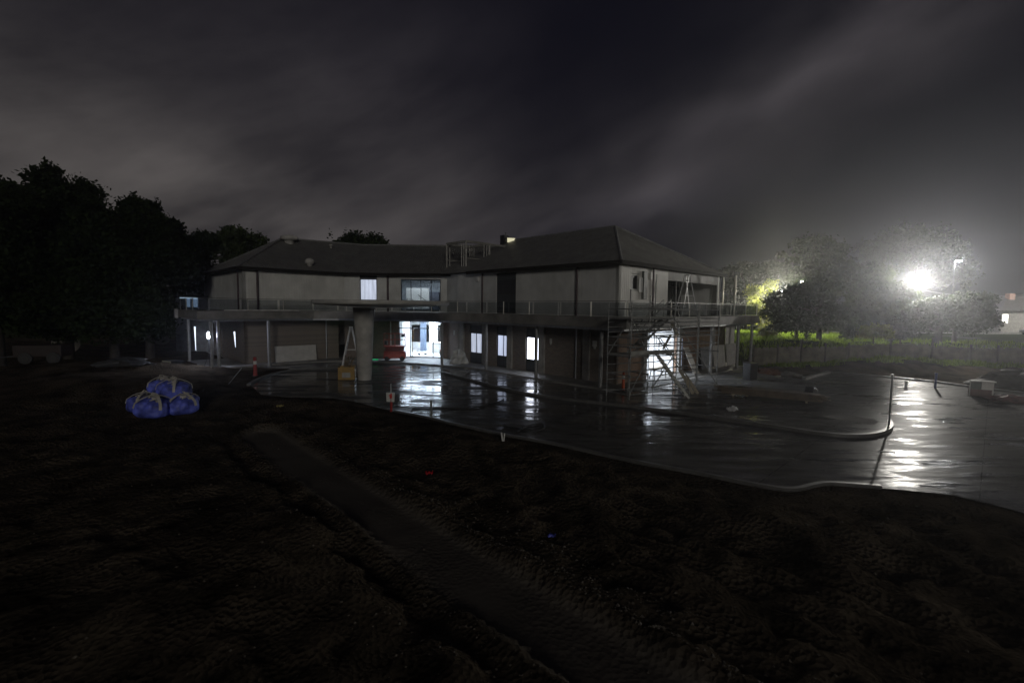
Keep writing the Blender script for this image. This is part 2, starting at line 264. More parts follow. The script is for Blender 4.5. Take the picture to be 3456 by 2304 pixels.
# ------------------------------------------------------------------ mesh helpers
INV = {}
class MB:
    def __init__(s): s.v = []; s.f = []; s.m = []; s.sm = []
    def add(s, vs, fs, mi=0, smooth=False):
        o = len(s.v); s.v += [tuple(v) for v in vs]; s.f += [tuple(i+o for i in f) for f in fs]; s.m += [mi]*len(fs); s.sm += [smooth]*len(fs); return s
    def box(s, c, d, rz=0., mi=0, rx=0., ry=0.):
        R = Matrix.Rotation(rz, 3, 'Z') @ Matrix.Rotation(ry, 3, 'Y') @ Matrix.Rotation(rx, 3, 'X'); c = Vector(c)
        vs = [c + R @ Vector((x*d[0]/2, y*d[1]/2, z*d[2]/2)) for x in (-1, 1) for y in (-1, 1) for z in (-1, 1)]
        return s.add(vs, [(0, 1, 3, 2), (4, 6, 7, 5), (0, 4, 5, 1), (2, 3, 7, 6), (0, 2, 6, 4), (1, 5, 7, 3)], mi)
    def bar(s, p, q, w, h=None, mi=0, up=(0, 0, 1)):
        p, q = Vector(p), Vector(q); h = w if h is None else h; d = (q-p).normalized(); u = Vector(up)
        if abs(d.dot(u)) > .98: u = Vector((0, 1, 0))
        a = d.cross(u).normalized(); b = a.cross(d)
        vs = [e + a*x*w/2 + b*y*h/2 for e in (p, q) for x, y in ((-1, -1), (1, -1), (1, 1), (-1, 1))]
        return s.add(vs, [(0, 1, 2, 3), (7, 6, 5, 4), (0, 4, 5, 1), (1, 5, 6, 2), (2, 6, 7, 3), (3, 7, 4, 0)], mi)
    def tube(s, pts, r, n=8, mi=0, r2=None, cap=True):
        pts = [Vector(p) for p in pts]; k = len(pts); vs = []
        pa = None
        for i, p in enumerate(pts):
            d = (pts[min(i+1, k-1)] - pts[max(i-1, 0)]).normalized()
            if pa is None:
                u = Vector((0, 0, 1)) if abs(d.z) < .9 else Vector((1, 0, 0)); pa = d.cross(u).normalized()
            else: pa = (pa - d*pa.dot(d)).normalized()
            b = d.cross(pa); rr = r if r2 is None else r + (r2-r)*i/(k-1)
            vs += [p + (pa*cos(2*pi*j/n) + b*sin(2*pi*j/n))*rr for j in range(n)]
        fs = [(i*n+j, i*n+(j+1) % n, (i+1)*n+(j+1) % n, (i+1)*n+j) for i in range(k-1) for j in range(n)]
        s.add(vs, fs, mi, True)
        if cap: s.add(vs[:n], [tuple(reversed(range(n)))], mi); s.add(vs[-n:], [tuple(range(n))], mi)
        return s
    def prism(s, poly, z0, z1, mi=0):
        n = len(poly); vs = [(x, y, z0) for x, y in poly] + [(x, y, z1) for x, y in poly]
        ar = sum(poly[i][0]*poly[(i+1) % n][1] - poly[(i+1) % n][0]*poly[i][1] for i in range(n))
        t, bt = tuple(range(n, 2*n)), tuple(reversed(range(n)))
        sd = [(i, (i+1) % n, n+(i+1) % n, n+i) for i in range(n)]
        if ar < 0: t, bt = tuple(reversed(t)), tuple(reversed(bt)); sd = [tuple(reversed(f)) for f in sd]
        return s.add(vs, [t, bt] + sd, mi)
    def lathe(s, c, prof, n=24, mi=0):
        vs = [(c[0]+r*cos(2*pi*j/n), c[1]+r*sin(2*pi*j/n), c[2]+z) for r, z in prof for j in range(n)]
        fs = [(i*n+j, i*n+(j+1) % n, (i+1)*n+(j+1) % n, (i+1)*n+j) for i in range(len(prof)-1) for j in range(n)]
        s.add(vs, fs, mi, True)
        s.add(vs[:n], [tuple(reversed(range(n)))], mi); s.add(vs[-n:], [tuple(range(n))], mi); return s
    def wall(s, p0, p1, z0, z1, th, ops=(), mi=0):
        """vertical wall from p0 to p1 (2D), thickness th to the left of the direction, openings (s0,s1,za,zb)"""
        p0, p1 = Vector(p0[:2]), Vector(p1[:2]); L = (p1-p0).length; d = (p1-p0)/L; nrm = Vector((-d.y, d.x))
        cuts = sorted({0., L} | {min(max(x, 0), L) for o in ops for x in o[:2]})
        for a, b in zip(cuts, cuts[1:]):
            if b-a < 1e-4: continue
            holes = sorted((o[2], o[3]) for o in ops if o[0] < (a+b)/2 < o[1]); z = z0
            for h0, h1 in holes + [(z1, z1)]:
                if h0 > z + 1e-4:
                    q = [p0+d*a, p0+d*b, p0+d*b+nrm*th, p0+d*a+nrm*th]; s.prism([(x.x, x.y) for x in q], z, h0, mi)
                z = max(z, h1)
        return s
    def build(s, name, mats, parent=None, bevel=0.):
        me = bpy.data.meshes.new(name); vs = s.v
        if parent is not None and parent in INV: M = INV[parent]; vs = [tuple(M @ Vector(v)) for v in vs]
        me.from_pydata([tuple(v) for v in vs], [], s.f)
        for m in (mats if isinstance(mats, (list, tuple)) else [mats]): me.materials.append(m)
        me.polygons.foreach_set('material_index', s.m); me.polygons.foreach_set('use_smooth', s.sm); me.update()
        o = bpy.data.objects.new(name, me); COL.objects.link(o)
        if parent is not None: o.parent = parent; INV[o] = INV.get(parent, Matrix.Identity(4))
        if bevel:
            b = o.modifiers.new('bevel', 'BEVEL'); b.width = bevel; b.segments = 2; b.limit_method = 'ANGLE'
        return o
def tag(o, label, cat, group=None, kind=None):
    if label: o['label'] = label
    if cat: o['category'] = cat
    if group: o['group'] = group
    if kind: o['kind'] = kind
    return o
def thing(name, label, cat, loc=(0, 0, 0), rz=0., group=None):
    o = bpy.data.objects.new(name, None); COL.objects.link(o); o.location = loc; o.rotation_euler = (0, 0, rz); o.empty_display_size = .2
    INV[o] = (Matrix.Translation(loc) @ Matrix.Rotation(rz, 4, 'Z')).inverted(); return tag(o, label, cat, group)
def local(o): INV[o] = Matrix.Identity(4); return o       # parts given in the thing's own coordinates
def struct(o): o['kind'] = 'structure'; return o
def copy_tree(o, parent=None):
    c = o.copy(); COL.objects.link(c); c.parent = parent
    for ch in list(o.children): copy_tree(ch, c)
    return c
def lab(o, t): o['label'] = t; return o
def light(name, typ, loc, power, parent=None, color=(1, 1, 1), size=1., sy=None, rot=(0, 0, 0), radius=.1, blend=.3, angle=2.2):
    l = bpy.data.lights.new(name, typ); l.energy = power; l.color = color
    if typ == 'AREA': l.shape = 'RECTANGLE'; l.size = size; l.size_y = sy or size
    else: l.shadow_soft_size = radius
    if typ == 'SPOT': l.spot_size = angle; l.spot_blend = blend
    o = bpy.data.objects.new(name, l); COL.objects.link(o); o.location = loc; o.rotation_euler = rot
    if parent is not None: o.parent = parent; o.matrix_parent_inverse = Matrix.Identity(4); M = INV.get(parent, Matrix.Identity(4)); o.location = M @ Vector(loc)
    return o
BX, BY = 6.2812, 27.7687
def P(a, b, z=0.): return Vector((BX + a*UX + b*VX, BY + a*UY + b*VY, z))
def P2(a, b): return (BX + a*UX + b*VX, BY + a*UY + b*VY)
def ray(px, py):
    dx, dy = px-1728, py-1152; cr, sr = cos(ROL), sin(ROL); X = dx*cr+dy*sr; Y = -dx*sr+dy*cr
    c, s = cos(PIT), sin(PIT); y_, z_ = 1, -Y/FPX
    return Vector((X/FPX, c*y_ + s*z_, -s*y_ + c*z_))
def gz(px, py, z=0.):
    r = ray(px, py); t = (z-CH)/r.z; return Vector((r.x*t, r.y*t, z))
def gy(px, py, Y):
    r = ray(px, py); t = Y/r.y; return Vector((r.x*t, Y, CH+r.z*t))
AZU = math.atan2(UY, UX); AZV = math.atan2(VY, VX)

# ------------------------------------------------------------------ ground
NEAR = [(-15.1, 26.69), (-13.09, 24.06), (-11.58, 23.5), (-9.02, 23.34), (-7.41, 22.33), (-5.21, 20.44), (-3.43, 19.31), (-2.7, 18.59), (-0.26, 16.73), (1.11, 16.0), (2.65, 14.8), (3.74, 13.95), (5.2, 13.1), (6.19, 12.4), (7.07, 11.85), (7.54, 11.85), (8.08, 12.12), (8.51, 12.3), (8.89, 12.3), (9.9, 12.1), (11.4, 11.7), (12.0, 10.9), (12.6, 9.4), (14, 7.5), (18, 5), (34, 2)]
FAR = [(36, 14), (31, 24.4), (28.8, 28.3), (28.05, 30.74), (26.57, 32.57), (24.08, 34.88), (19.8, 31.41), (18.6, 34.5)]
BACK = [P2(-1.5, 17), P2(10, 14), P2(23, 8), P2(36, 0), P2(36, -13), P2(22.4, -13.4), (-16.2, 33.9), (-15.9, 31.85), (-15.8, 29.2)]
PAVE = NEAR + FAR + BACK
def poly_info(poly, X, Y):
    inside = np.zeros(X.shape, bool); dist = np.full(X.shape, 1e9); n = len(poly)
    for i in range(n):
        x1, y1 = poly[i]; x2, y2 = poly[(i+1) % n]
        cond = ((y1 > Y) != (y2 > Y))
        with np.errstate(divide='ignore', invalid='ignore'): xi = (x2-x1)*(Y-y1)/(y2-y1+1e-12)+x1
        inside ^= cond & (X < xi)
        dx, dy = x2-x1, y2-y1; t = np.clip(((X-x1)*dx+(Y-y1)*dy)/(dx*dx+dy*dy), 0, 1)
        dist = np.minimum(dist, np.hypot(X-x1-t*dx, Y-y1-t*dy))
    return inside, dist
def vnoise(X, Y, s, seed):
    rs = np.random.RandomState(seed); G = rs.rand(256, 256); x = X*s+1000.5; y = Y*s+1000.5
    xi, yi = np.floor(x).astype(int), np.floor(y).astype(int); fx, fy = x-xi, y-yi; fx = fx*fx*(3-2*fx); fy = fy*fy*(3-2*fy)
    g = lambda a, b: G[a % 256, b % 256]
    return (g(xi, yi)*(1-fx)+g(xi+1, yi)*fx)*(1-fy)+(g(xi, yi+1)*(1-fx)+g(xi+1, yi+1)*fx)*fy - .5
TRA = [(-9.1, 16.7), (-3.9, 11.3), (-1.4, 8.7), (.1, 7.2), (1.6, 5.6), (4.5, 2.6)]
def height(X, Y):
    X = np.asarray(X, float); Y = np.asarray(Y, float)
    ins, d = poly_info(PAVE, X, Y); sd = np.where(ins, 0, d)
    n = .34*vnoise(X, Y, .33, 1)+.2*vnoise(X, Y, .9, 2)+.17*vnoise(X, Y, 1.9, 3)+.22*np.abs(vnoise(X, Y, 3.1, 4))+.12*vnoise(X, Y, 5, 6)
    k = np.clip(sd/1.6, 0, 1); k = k*k*(3-2*k); h = -.03 + k*(n*.8+.02)
    def mound(cx, cy, rx, ry, hh, rot=0):
        c, s = cos(rot), sin(rot); u_ = ((X-cx)*c+(Y-cy)*s)/rx; v_ = (-(X-cx)*s+(Y-cy)*c)/ry
        return hh*np.exp(-(u_*u_+v_*v_))
    h = h + k*(mound(-21.5, 24.5, 5, 2.2, .75, -.3)+mound(-28, 31, 6, 3, .7)+mound(-9, 21.0, 2.6, 1.0, .35, -.4)+mound(5.8, 9.6, 3, .7, .22, -.5)+mound(30, 37.5, 9, 2, .65, .15)+mound(-3.5, 15.5, 3.5, .6, .25, -.5)+mound(14, 6.5, 5, .7, .3, -.45)+mound(12.5, 3.4, 3, .8, -.2, -.4))
    # worn track across the mud
    ti = np.full(X.shape, 1e9); sg = np.ones(X.shape)
    for (x1, y1), (x2, y2) in zip(TRA, TRA[1:]):
        dx, dy = x2-x1, y2-y1; t = np.clip(((X-x1)*dx+(Y-y1)*dy)/(dx*dx+dy*dy), 0, 1); dd = np.hypot(X-x1-t*dx, Y-y1-t*dy); sg = np.where(dd < ti, np.sign((X-x1)*dy-(Y-y1)*dx)*-1, sg); ti = np.minimum(ti, dd)
    rt = np.clip((ti-1.3)/.5, 0, 1)*np.clip((5.5-ti)/1.2, 0, 1)*(sg > 0)*np.clip(vnoise(X, Y, .45, 71)*3+.6, 0, 1)
    h = h + k*rt*.06*np.sin(ti*2*pi/.62+2.2*vnoise(X, Y, .5, 72))
    tw = .95 + .05*vnoise(X, Y, .8, 8); tr = 1-np.clip((ti-tw*.58)/.28, 0, 1); tr = tr*tr*(3-2*tr)
    rim = np.exp(-((ti-tw*.95)/.16)**2)*.12*(sg > 0)*(.6+1.2*vnoise(X, Y, 2.2, 73)) - np.exp(-((ti-1.15)/.28)**2)*.20*(sg < 0)
    h = h*(1-.85*tr) + tr*(-.12) + rim*k*(1-tr)
    bank = np.clip((Y-41.8)/5, 0, 1)*np.clip((X-8)/8, 0, 1); bank = bank*bank*(3-2*bank); h = h + 1.5*bank
    lb = np.clip((Y-60)/15, 0, 1)*1.0*(X <= 8); h = h + lb
    under = np.where(ins, np.clip(d/.4, 0, 1), 0); h = np.where(ins, -.03-.05*under, h)
    return h, tr, ins
def H(x, y): return float(height(np.array([x]), np.array([y]))[0][0])
gx = np.concatenate([np.array([-900, -500, -300, -200, -140, -100, -75, -60, -50]), np.arange(-44, -20, .5), np.arange(-20, 22, .16), np.arange(22, 62, .5), np.array([62, 70, 80, 100, 130, 180, 260, 400, 900])])
gyv = np.concatenate([np.array([-300, -100, -40, -15, -5]), np.arange(-1, 22, .14), np.arange(22, 60, .42), np.array([60, 64, 70, 76, 84, 100, 130, 180, 260, 400, 900])])
XX, YY = np.meshgrid(gx, gyv); hh, trk, insd = height(XX, YY)
nx, ny = len(gx), len(gyv)
vs = np.stack([XX, YY, hh], -1).reshape(-1, 3)
ii = np.arange(nx*ny).reshape(ny, nx); q = np.stack([ii[:-1, :-1], ii[:-1, 1:], ii[1:, 1:], ii[1:, :-1]], -1).reshape(-1, 4)
def np_mesh(name, vs, quads, mats, smooth=True):
    me = bpy.data.meshes.new(name); me.vertices.add(len(vs)); me.vertices.foreach_set('co', np.ascontiguousarray(vs, np.float32).ravel())
    me.loops.add(quads.size); me.loops.foreach_set('vertex_index', quads.astype(np.int32).ravel())
    me.polygons.add(len(quads)); me.polygons.foreach_set('loop_start', np.arange(0, quads.size, quads.shape[1], dtype=np.int32)); me.polygons.foreach_set('loop_total', np.full(len(quads), quads.shape[1], np.int32))
    me.polygons.foreach_set('use_smooth', np.full(len(quads), smooth)); me.update(calc_edges=True)
    for m in mats: me.materials.append(m)
    return me
mud = bpy.data.materials.new('mud'); mud.use_nodes = True; t = mud.node_tree; b = t.nodes['Principled BSDF']
g = t.nodes.new('ShaderNodeNewGeometry')
def tn(scale, det, vec=None, rough=.55):
    n = t.nodes.new('ShaderNodeTexNoise'); n.inputs['Scale'].default_value = scale; n.inputs['Detail'].default_value = det; n.inputs['Roughness'].default_value = rough
    t.links.new(vec or g.outputs['Position'], n.inputs['Vector']); return n
a1 = tn(.8, 8); rp = t.nodes.new('ShaderNodeValToRGB'); e = rp.color_ramp.elements
e[0].position = .33; e[0].color = (.023, .0185, .0135, 1); e[1].position = .68; e[1].color = (.105, .085, .062, 1)
t.links.new(a1.outputs['Fac'], rp.inputs['Fac'])
va = t.nodes.new('ShaderNodeVertexColor'); va.layer_name = 'zones'; sp = t.nodes.new('ShaderNodeSeparateColor'); t.links.new(va.outputs['Color'], sp.inputs[0])
mx1 = t.nodes.new('ShaderNodeMix'); mx1.data_type = 'RGBA'; t.links.new(sp.outputs[0], mx1.inputs['Factor']); t.links.new(rp.outputs[0], mx1.inputs['A']); mx1.inputs['B'].default_value = (.115, .102, .086, 1)
mx2 = t.nodes.new('ShaderNodeMix'); mx2.data_type = 'RGBA'; t.links.new(sp.outputs[1], mx2.inputs['Factor']); t.links.new(mx1.outputs['Result'], mx2.inputs['A'])
gr = t.nodes.new('ShaderNodeValToRGB'); gr.color_ramp.elements[0].color = (.018, .03, .008, 1); gr.color_ramp.elements[1].color = (.06, .085, .025, 1); t.links.new(tn(1.6, 6).outputs['Fac'], gr.inputs['Fac']); t.links.new(gr.outputs[0], mx2.inputs['B'])
t.links.new(mx2.outputs['Result'], b.inputs['Base Color'])
mr = t.nodes.new('ShaderNodeMapRange'); mr.inputs['From Min'].default_value = .35; mr.inputs['From Max'].default_value = .6; mr.inputs['To Min'].default_value = .42; mr.inputs['To Max'].default_value = .85
t.links.new(tn(1.7, 5).outputs['Fac'], mr.inputs['Value']); t.links.new(mr.outputs[0], b.inputs['Roughness'])
# tyre tread prints beside the track
mpn = t.nodes.new('ShaderNodeMapping'); mpn.inputs['Rotation'].default_value = (0, 0, radians(46)); t.links.new(g.outputs['Position'], mpn.inputs[0])
wv = t.nodes.new('ShaderNodeTexWave'); wv.inputs['Scale'].default_value = 3.2; wv.inputs['Distortion'].default_value = 7; wv.inputs['Detail'].default_value = 3; wv.inputs['Detail Scale'].default_value = 1.5; t.links.new(mpn.outputs[0], wv.inputs['Vector'])
m3 = t.nodes.new('ShaderNodeMath'); m3.operation = 'MULTIPLY'; m4 = t.nodes.new('ShaderNodeMath'); m4.operation = 'MULTIPLY'; m4.inputs[1].default_value = .5; t.links.new(wv.outputs['Fac'], m4.inputs[0]); t.links.new(m4.outputs[0], m3.inputs[0]); t.links.new(sp.outputs[2], m3.inputs[1])
cn = tn(5.5, 10, None, .72); vo = t.nodes.new('ShaderNodeTexVoronoi'); vo.inputs['Scale'].default_value = 11; t.links.new(g.outputs['Position'], vo.inputs['Vector'])
inv = t.nodes.new('ShaderNodeMath'); inv.operation = 'SUBTRACT'; inv.inputs[0].default_value = 1; t.links.new(sp.outputs[0], inv.inputs[1])
hsum = t.nodes.new('ShaderNodeMath'); hsum.operation = 'MULTIPLY_ADD'; t.links.new(cn.outputs['Fac'], hsum.inputs[0]); t.links.new(inv.outputs[0], hsum.inputs[1]); t.links.new(m3.outputs[0], hsum.inputs[2])
h2 = t.nodes.new('ShaderNodeMath'); h2.operation = 'MULTIPLY_ADD'; t.links.new(inv.outputs[0], h2.inputs[1]); t.links.new(vo.outputs['Distance'], h2.inputs[0]); t.links.new(hsum.outputs[0], h2.inputs[2])
b.inputs['Specular IOR Level'].default_value = .0
bp = t.nodes.new('ShaderNodeBump'); bp.inputs['Distance'].default_value = .09; t.links.new(h2.outputs[0], bp.inputs['Height']); t.links.new(bp.outputs[0], b.inputs['Normal'])
me = np_mesh('ground', vs, q, [mud]); gobj = struct(bpy.data.objects.new('ground', me)); COL.objects.link(gobj)
ca = me.color_attributes.new('zones', 'FLOAT_COLOR', 'POINT'); cz = np.zeros((nx*ny, 4), np.float32); cz[:, 3] = 1
cz[:, 0] = trk.ravel()*(.9+.2*vnoise(XX.ravel(), YY.ravel(), .9, 44))
X_, Y_ = XX.ravel(), YY.ravel(); grs = np.clip((Y_-36-.1*(X_-24))/4, 0, 1)*np.clip((X_-10)/4, 0, 1); grs = np.maximum(grs, np.clip((Y_-58)/4, 0, 1)); cz[:, 1] = grs
tz = np.exp(-(((X_+2.6)*.69+(Y_-7.2)*.72)/2.2)**2 - (((X_+2.6)*.72-(Y_-7.2)*.69)/3.0)**2); tz2 = np.clip(tz*1.6, 0, 1)*(vnoise(X_, Y_, .7, 33) > -.2); cz[:, 2] = tz2*np.clip(1-1.6*trk.ravel(), 0, 1)*np.clip((6.5-Y_)/2, 0, 1)
ca.data.foreach_set('color', cz.ravel())

# the paved yard, the raised path round the building, the road behind the fence
mb = MB(); mb.prism(PAVE, -.02, 0); pv = struct(mb.build('pavement', M_pave))
INK = [(-4.9, 32.6), (-2.56, 29.4), (-0.43, 26.2), (1.9, 23.9), (6.31, 21.6), (8.54, 19.9), (10.43, 18.5), (11.52, 17.5), (12.41, 17.1), (13.59, 17.25), (15.0, 18.2), (15.92, 19.43)]
RP = INK + [(17.2, 22.2), (18.6, 25.5), (19.8, 29), (18.2, 33), P2(-2.0, 14.2), P2(-2.0, -2.3), P2(11.4, -2.3)]
mb = MB(); mb.prism(RP, .004, .10); struct(mb.build('footpath', M_path))
def strip(poly, w, z0, z1, side=1):
    m_ = MB(); n = len(poly); pts = [Vector(p[:2]) for p in poly]; offs = []
    for i in range(n):
        d = (pts[min(i+1, n-1)]-pts[max(i-1, 0)]).normalized(); offs.append(pts[i]+Vector((-d.y, d.x))*w*side)
    for i in range(n-1):
        m_.prism([tuple(pts[i]), tuple(pts[i+1]), tuple(offs[i+1]), tuple(offs[i])], z0, z1)
    return m_
def smooth_poly(p, it=2):
    for _ in range(it):
        o = [p[0]]
        for a, b_ in zip(p, p[1:]): o += [(a[0]*.75+b_[0]*.25, a[1]*.75+b_[1]*.25), (a[0]*.25+b_[0]*.75, a[1]*.25+b_[1]*.75)]
        p = o + [p[-1]]
    return p
struct(strip(smooth_poly(INK), .16, .0, .125, -1).build('kerb', M_kerb))
struct(strip(smooth_poly(NEAR[5:20]), .13, -.05, .06, 1).build('kerb', M_kerb))
struct(strip(smooth_poly([(-15.1, 26.69), (-15.8, 29.2), (-15.9, 31.85), (-15.3, 33.0), (-13.6, 34.0), (-12.4, 34.7)]), .2, -.05, .1, 1).build('kerb', M_kerb))
struct(strip([(19.9, 31.3), (24.08, 34.88)], .22, -.05, .16, 1).build('kerb', M_kerb))
struct(strip([(24.08, 34.9), (26.57, 32.57), (28.05, 30.74), (28.8, 28.3), (31, 24.4)], .16, -.05, .10, 1).build('kerb', M_kerb))
mb = MB(); mb.prism([(13.55, 20.2), (14.9, 20.5), (15.4, 19.2), (14.7, 18.6), (13.6, 19.7)], .1, .104); struct(mb.build('soil_bed', mat('dark_soil', (.025, .018, .012), .8, var=.4, bump=.03, bscale=12)))
mb = MB(); mb.prism([(51, 57), (140, 57.5), (140, 66), (55, 65.5)], 1.3, 1.525); struct(mb.build('road', M_road))
mb = MB(); mb.prism([(30, 67.5), (140, 68.5), (140, 70.3), (30, 69.3)], 1.3, 1.60); struct(mb.build('pavement', M_conc))

# ------------------------------------------------------------------ the school building
A1, A2 = P2(23.95, -13.9), P2(37, -13.9)
Q1 = P2(23.95, -6.0); Q2 = (-11.0, 41.1); Q3 = (-5.7, 40.7); Q4 = P2(15.6, 0)
bld = thing('school_building', 'large unfinished two storey L shaped building with hipped metal roofs and a wrap round balcony', 'building', P(12, 6, 0))
ZG, ZS0, ZS, ZE = .12, 3.60, 4.18, 7.35
DECK = [P2(29.3, -17.2), P2(22, -17.2), P2(22, -9.4), (-14.0, 37.35), (-11.5, 37.2), (-9.6, 37.05), (-7.8, 36.6), (-5.6, 35.6), P2(11.5, -2.4), P2(-2.1, -2.4), P2(-2.1, 17.5), P2(4, 17.5), P2(4, 14.2), P2(20, 14.2), P2(36.8, 4), P2(36.8, -13.7), P2(29.3, -13.7)]
GFL = [P2(29.1, -16.6), P2(22.6, -16.6), P2(22.4, -9.6), (-13.6, 38.3), (-9.6, 37.6), (-7.6, 37.1), (-5.2, 36.0), P2(11.5, -1.9), P2(-.35, -1.9), P2(-2.05, .2), P2(-2.05, 14.9), P2(0, 17.2), P2(4, 17.2), P2(4, 14.4), P2(20, 14.4), P2(37, 4), P2(37, -13.95), P2(29.1, -13.95)]
MB().prism(GFL, .015, ZG).build('ground_slab', M_concd, bld)
MB().box((-7.5, 45.9, ZG+.006), (8.0, 9.9, .004)).build('hall_floor', M_floor_in, bld)
MB().prism([P2(.02, 3.3), P2(.02, 7.6), P2(6.9, 7.9), P2(6.9, .5), P2(.4, .5), P2(.4, 3.3)], ZG+.004, ZG+.008).build('room_floor', M_floor_in, bld)
MB().prism(DECK, ZS0, ZS).build('balcony_slab', M_concd, bld)
# edge beams under the balcony
def inset_line(pts, w):
    return strip(pts, w, 0, 1)
edge_pts = DECK[:12]
bm_ = MB()
for off, z0, z1 in ((.25, 3.47, 3.60), (1.25, 3.40, 3.60)):
    pts = [Vector(p) for p in edge_pts]; n = len(pts); o_ = []
    for i in range(n):
        d = (pts[min(i+1, n-1)]-pts[max(i-1, 0)]).normalized(); nn = Vector((-d.y, d.x))
        k = 1.0
        if 0 < i < n-1:
            d1 = (pts[i]-pts[i-1]).normalized(); d2 = (pts[i+1]-pts[i]).normalized(); k = 1/max(.5, math.sqrt((1+d1.dot(d2))/2))
        o_.append(pts[i] + nn*off*k)
    for a, b_ in zip(o_, o_[1:]): bm_.bar((a.x, a.y, (z0+z1)/2), (b_.x, b_.y, (z0+z1)/2), .1, z1-z0)
bm_.build('edge_beam', M_galv, bld)

def seg_s(p0, p1, px):   # distance along p0->p1 where the vertical through picture column px (at eye level) meets the line
    r = ray(px, 1035); x1, y1 = p0; dx, dy = p1[0]-x1, p1[1]-y1; L = math.hypot(dx, dy); dx /= L; dy /= L
    k = r.x/r.y; return (k*y1 - x1)/(dx - k*dy)
def onseg(p0, p1, s): L = math.hypot(p1[0]-p0[0], p1[1]-p0[1]); return Vector((p0[0]+(p1[0]-p0[0])*s/L, p0[1]+(p1[1]-p0[1])*s/L))
TH = .22
# upper walls ------------------------------------------------------
def W_(name, m, segs):
    for p0, p1, z0, z1, ops in segs: MB().wall(p0, p1, z0, z1, TH, ops).build(name, m, bld)
C1, C2, C3, C4 = P2(23.95, -13.9), P2(37, -13.9), P2(0, 0), P2(0, 14.4)
Rb = P2(20, 14.2); Lb = P2(37, 3.8)
u0w = (seg_s(Q1, Q2, 1215), seg_s(Q1, Q2, 1273)); bigw = (seg_s(Q2, Q3, 1353), seg_s(Q2, Q3, 1487))
# walls run with their inside on the left of the direction of travel
W_('wall', M_clad_u, [(C2, C1, ZS, ZE, []), (C4, Rb, ZS, ZE, []), (P2(15.6, 0), C3, ZS, ZE, [(4.77, 6.9, ZS+.02, 7.2)])])
W_('wall', M_clad_v, [(C1, Q1, ZS, ZE, []), (C3, P2(0, 5.95), ZS, ZE, [(1.31, 2.28, 5.78, 6.82)]), (Rb, Lb, ZS, ZE, []), (Lb, C2, ZS, ZE, [])])
W_('wall', M_clad_u, [(Q1, Q2, ZS, ZE, [(u0w[0], u0w[1], 5.1, 7.3)]), (Q2, Q3, ZS, ZE, [(bigw[0], bigw[1], 4.22, 7.0)]), (Q3, Q4, ZS, ZE, [])])
# lower walls ------------------------------------------------------
dd0 = seg_s(C1, Q1, 1141), seg_s(C1, Q1, 1182)
lw = [(15.6-14.05, 15.6-12.62), (15.6-11.0, 15.6-9.65), (15.6-8.05, 15.6-6.75)]
def onb_a(px):  # a where picture column meets the right front wall
    return 15.6 - seg_s(P2(15.6, 0), C3, px)
wins = [(onb_a(1586), onb_a(1626)), (onb_a(1677), onb_a(1721)), (onb_a(1776), onb_a(1833))]
lops = [(15.6-a0, 15.6-a1, ZG+.01, 3.2) for a0, a1 in wins]
W_('wall', M_brick_u, [(C2, C1, ZG, ZS0, [(2.2, 2.7, .3, 2.9), (5.6, 6.1, .3, 2.9)]), (C4, Rb, ZG, ZS0, []), (P2(15.6, 0), C3, ZG, ZS0, lops)])
W_('wall', M_brick_v, [(C3, P2(0, 3.2), ZG, ZS0, []), (P2(0, 7.65), C4, ZG, ZS0, [(.45, 1.0, .2, 2.6)]), (P2(0, 3.2), P2(0, 7.65), 3.28, ZS0, [])])
W_('wall', M_brick_u, [(C1, Q1, ZG, ZS0, [(dd0[0], dd0[1], ZG+.01, 3.0)]), (Rb, Lb, ZG, ZS0, []), (Lb, C2, ZG, ZS0, [])])
ent = (seg_s(Q2, Q3, 1344), seg_s(Q2, Q3, 1491))
W_('wall', M_brick_x, [(Q1, Q2, ZG, ZS0, []), (Q2, Q3, ZG, ZS0, [(ent[0], ent[1], ZG+.01, 3.45)]), (Q3, Q4, ZG, ZS0, [])])
# concrete piers between the bays
for a in (14.9, 12.0, 9.2, 6.0, 2.2): MB().box(P(a, -.06, (ZG+ZS0)/2+.0), (.5, .2, ZS0-ZG-.01), AZU).build('pier', M_conc, bld)
MB().box(P(-.06, 3.05, (ZG+ZS0)/2), (.22, .42, ZS0-ZG-.01), AZU).build('pier', M_conc, bld); MB().box(P(-.06, 7.8, (ZG+ZS0)/2), (.22, .36, ZS0-ZG-.01), AZU).build('pier', M_conc, bld)

# roofs -------------------------------------------------------------
RZ1, RZ2, EZ, OV = 10.95, 10.7, 7.42, .42
rr = MB()
e = [P(-OV, -OV, EZ), P(-OV, 14.4+OV, EZ), P(21, 14.4+OV, EZ), P(21, -OV, EZ)]; r0, r1 = P(5.2, 7.2, RZ1), P(16.8, 7.2, RZ1)
rr.add([e[0], e[3], r1, r0], [(0, 1, 2, 3)], 0); rr.add([e[1], e[2], r1, r0], [(3, 2, 1, 0)], 0)
rr.add([e[0], e[1], r0], [(0, 2, 1)], 1); rr.add([e[2], e[3], r1], [(0, 2, 1)], 1); rr.add([x - Vector((0, 0, .02)) for x in e], [(0, 1, 2, 3)], 2)
roof1 = rr.build('roof', [M_roof_u, M_roof_v, M_soffit], bld)
rr = MB()
F = [P(23.95-OV, -14.3, EZ), P(23.95-OV, -6.2, EZ), Vector((-11.2, 40.55, EZ)), Vector((-5.6, 40.2, EZ)), Vector((3.0, 40.0, EZ))]
R_ = [P(30.3, -8.9, RZ2), Vector((-15.0, 47.4, RZ2)), Vector((-11.5, 47.4, RZ2)), Vector((-6, 47.4, RZ2)), Vector((3, 47.3, RZ2))]
Bk = [P(37.4, -14.3, EZ), P(37.4, -1, EZ), Vector((-16, 55, EZ)), Vector((-6, 54.8, EZ)), Vector((5, 54.6, EZ))]
vs_ = F + R_ + Bk
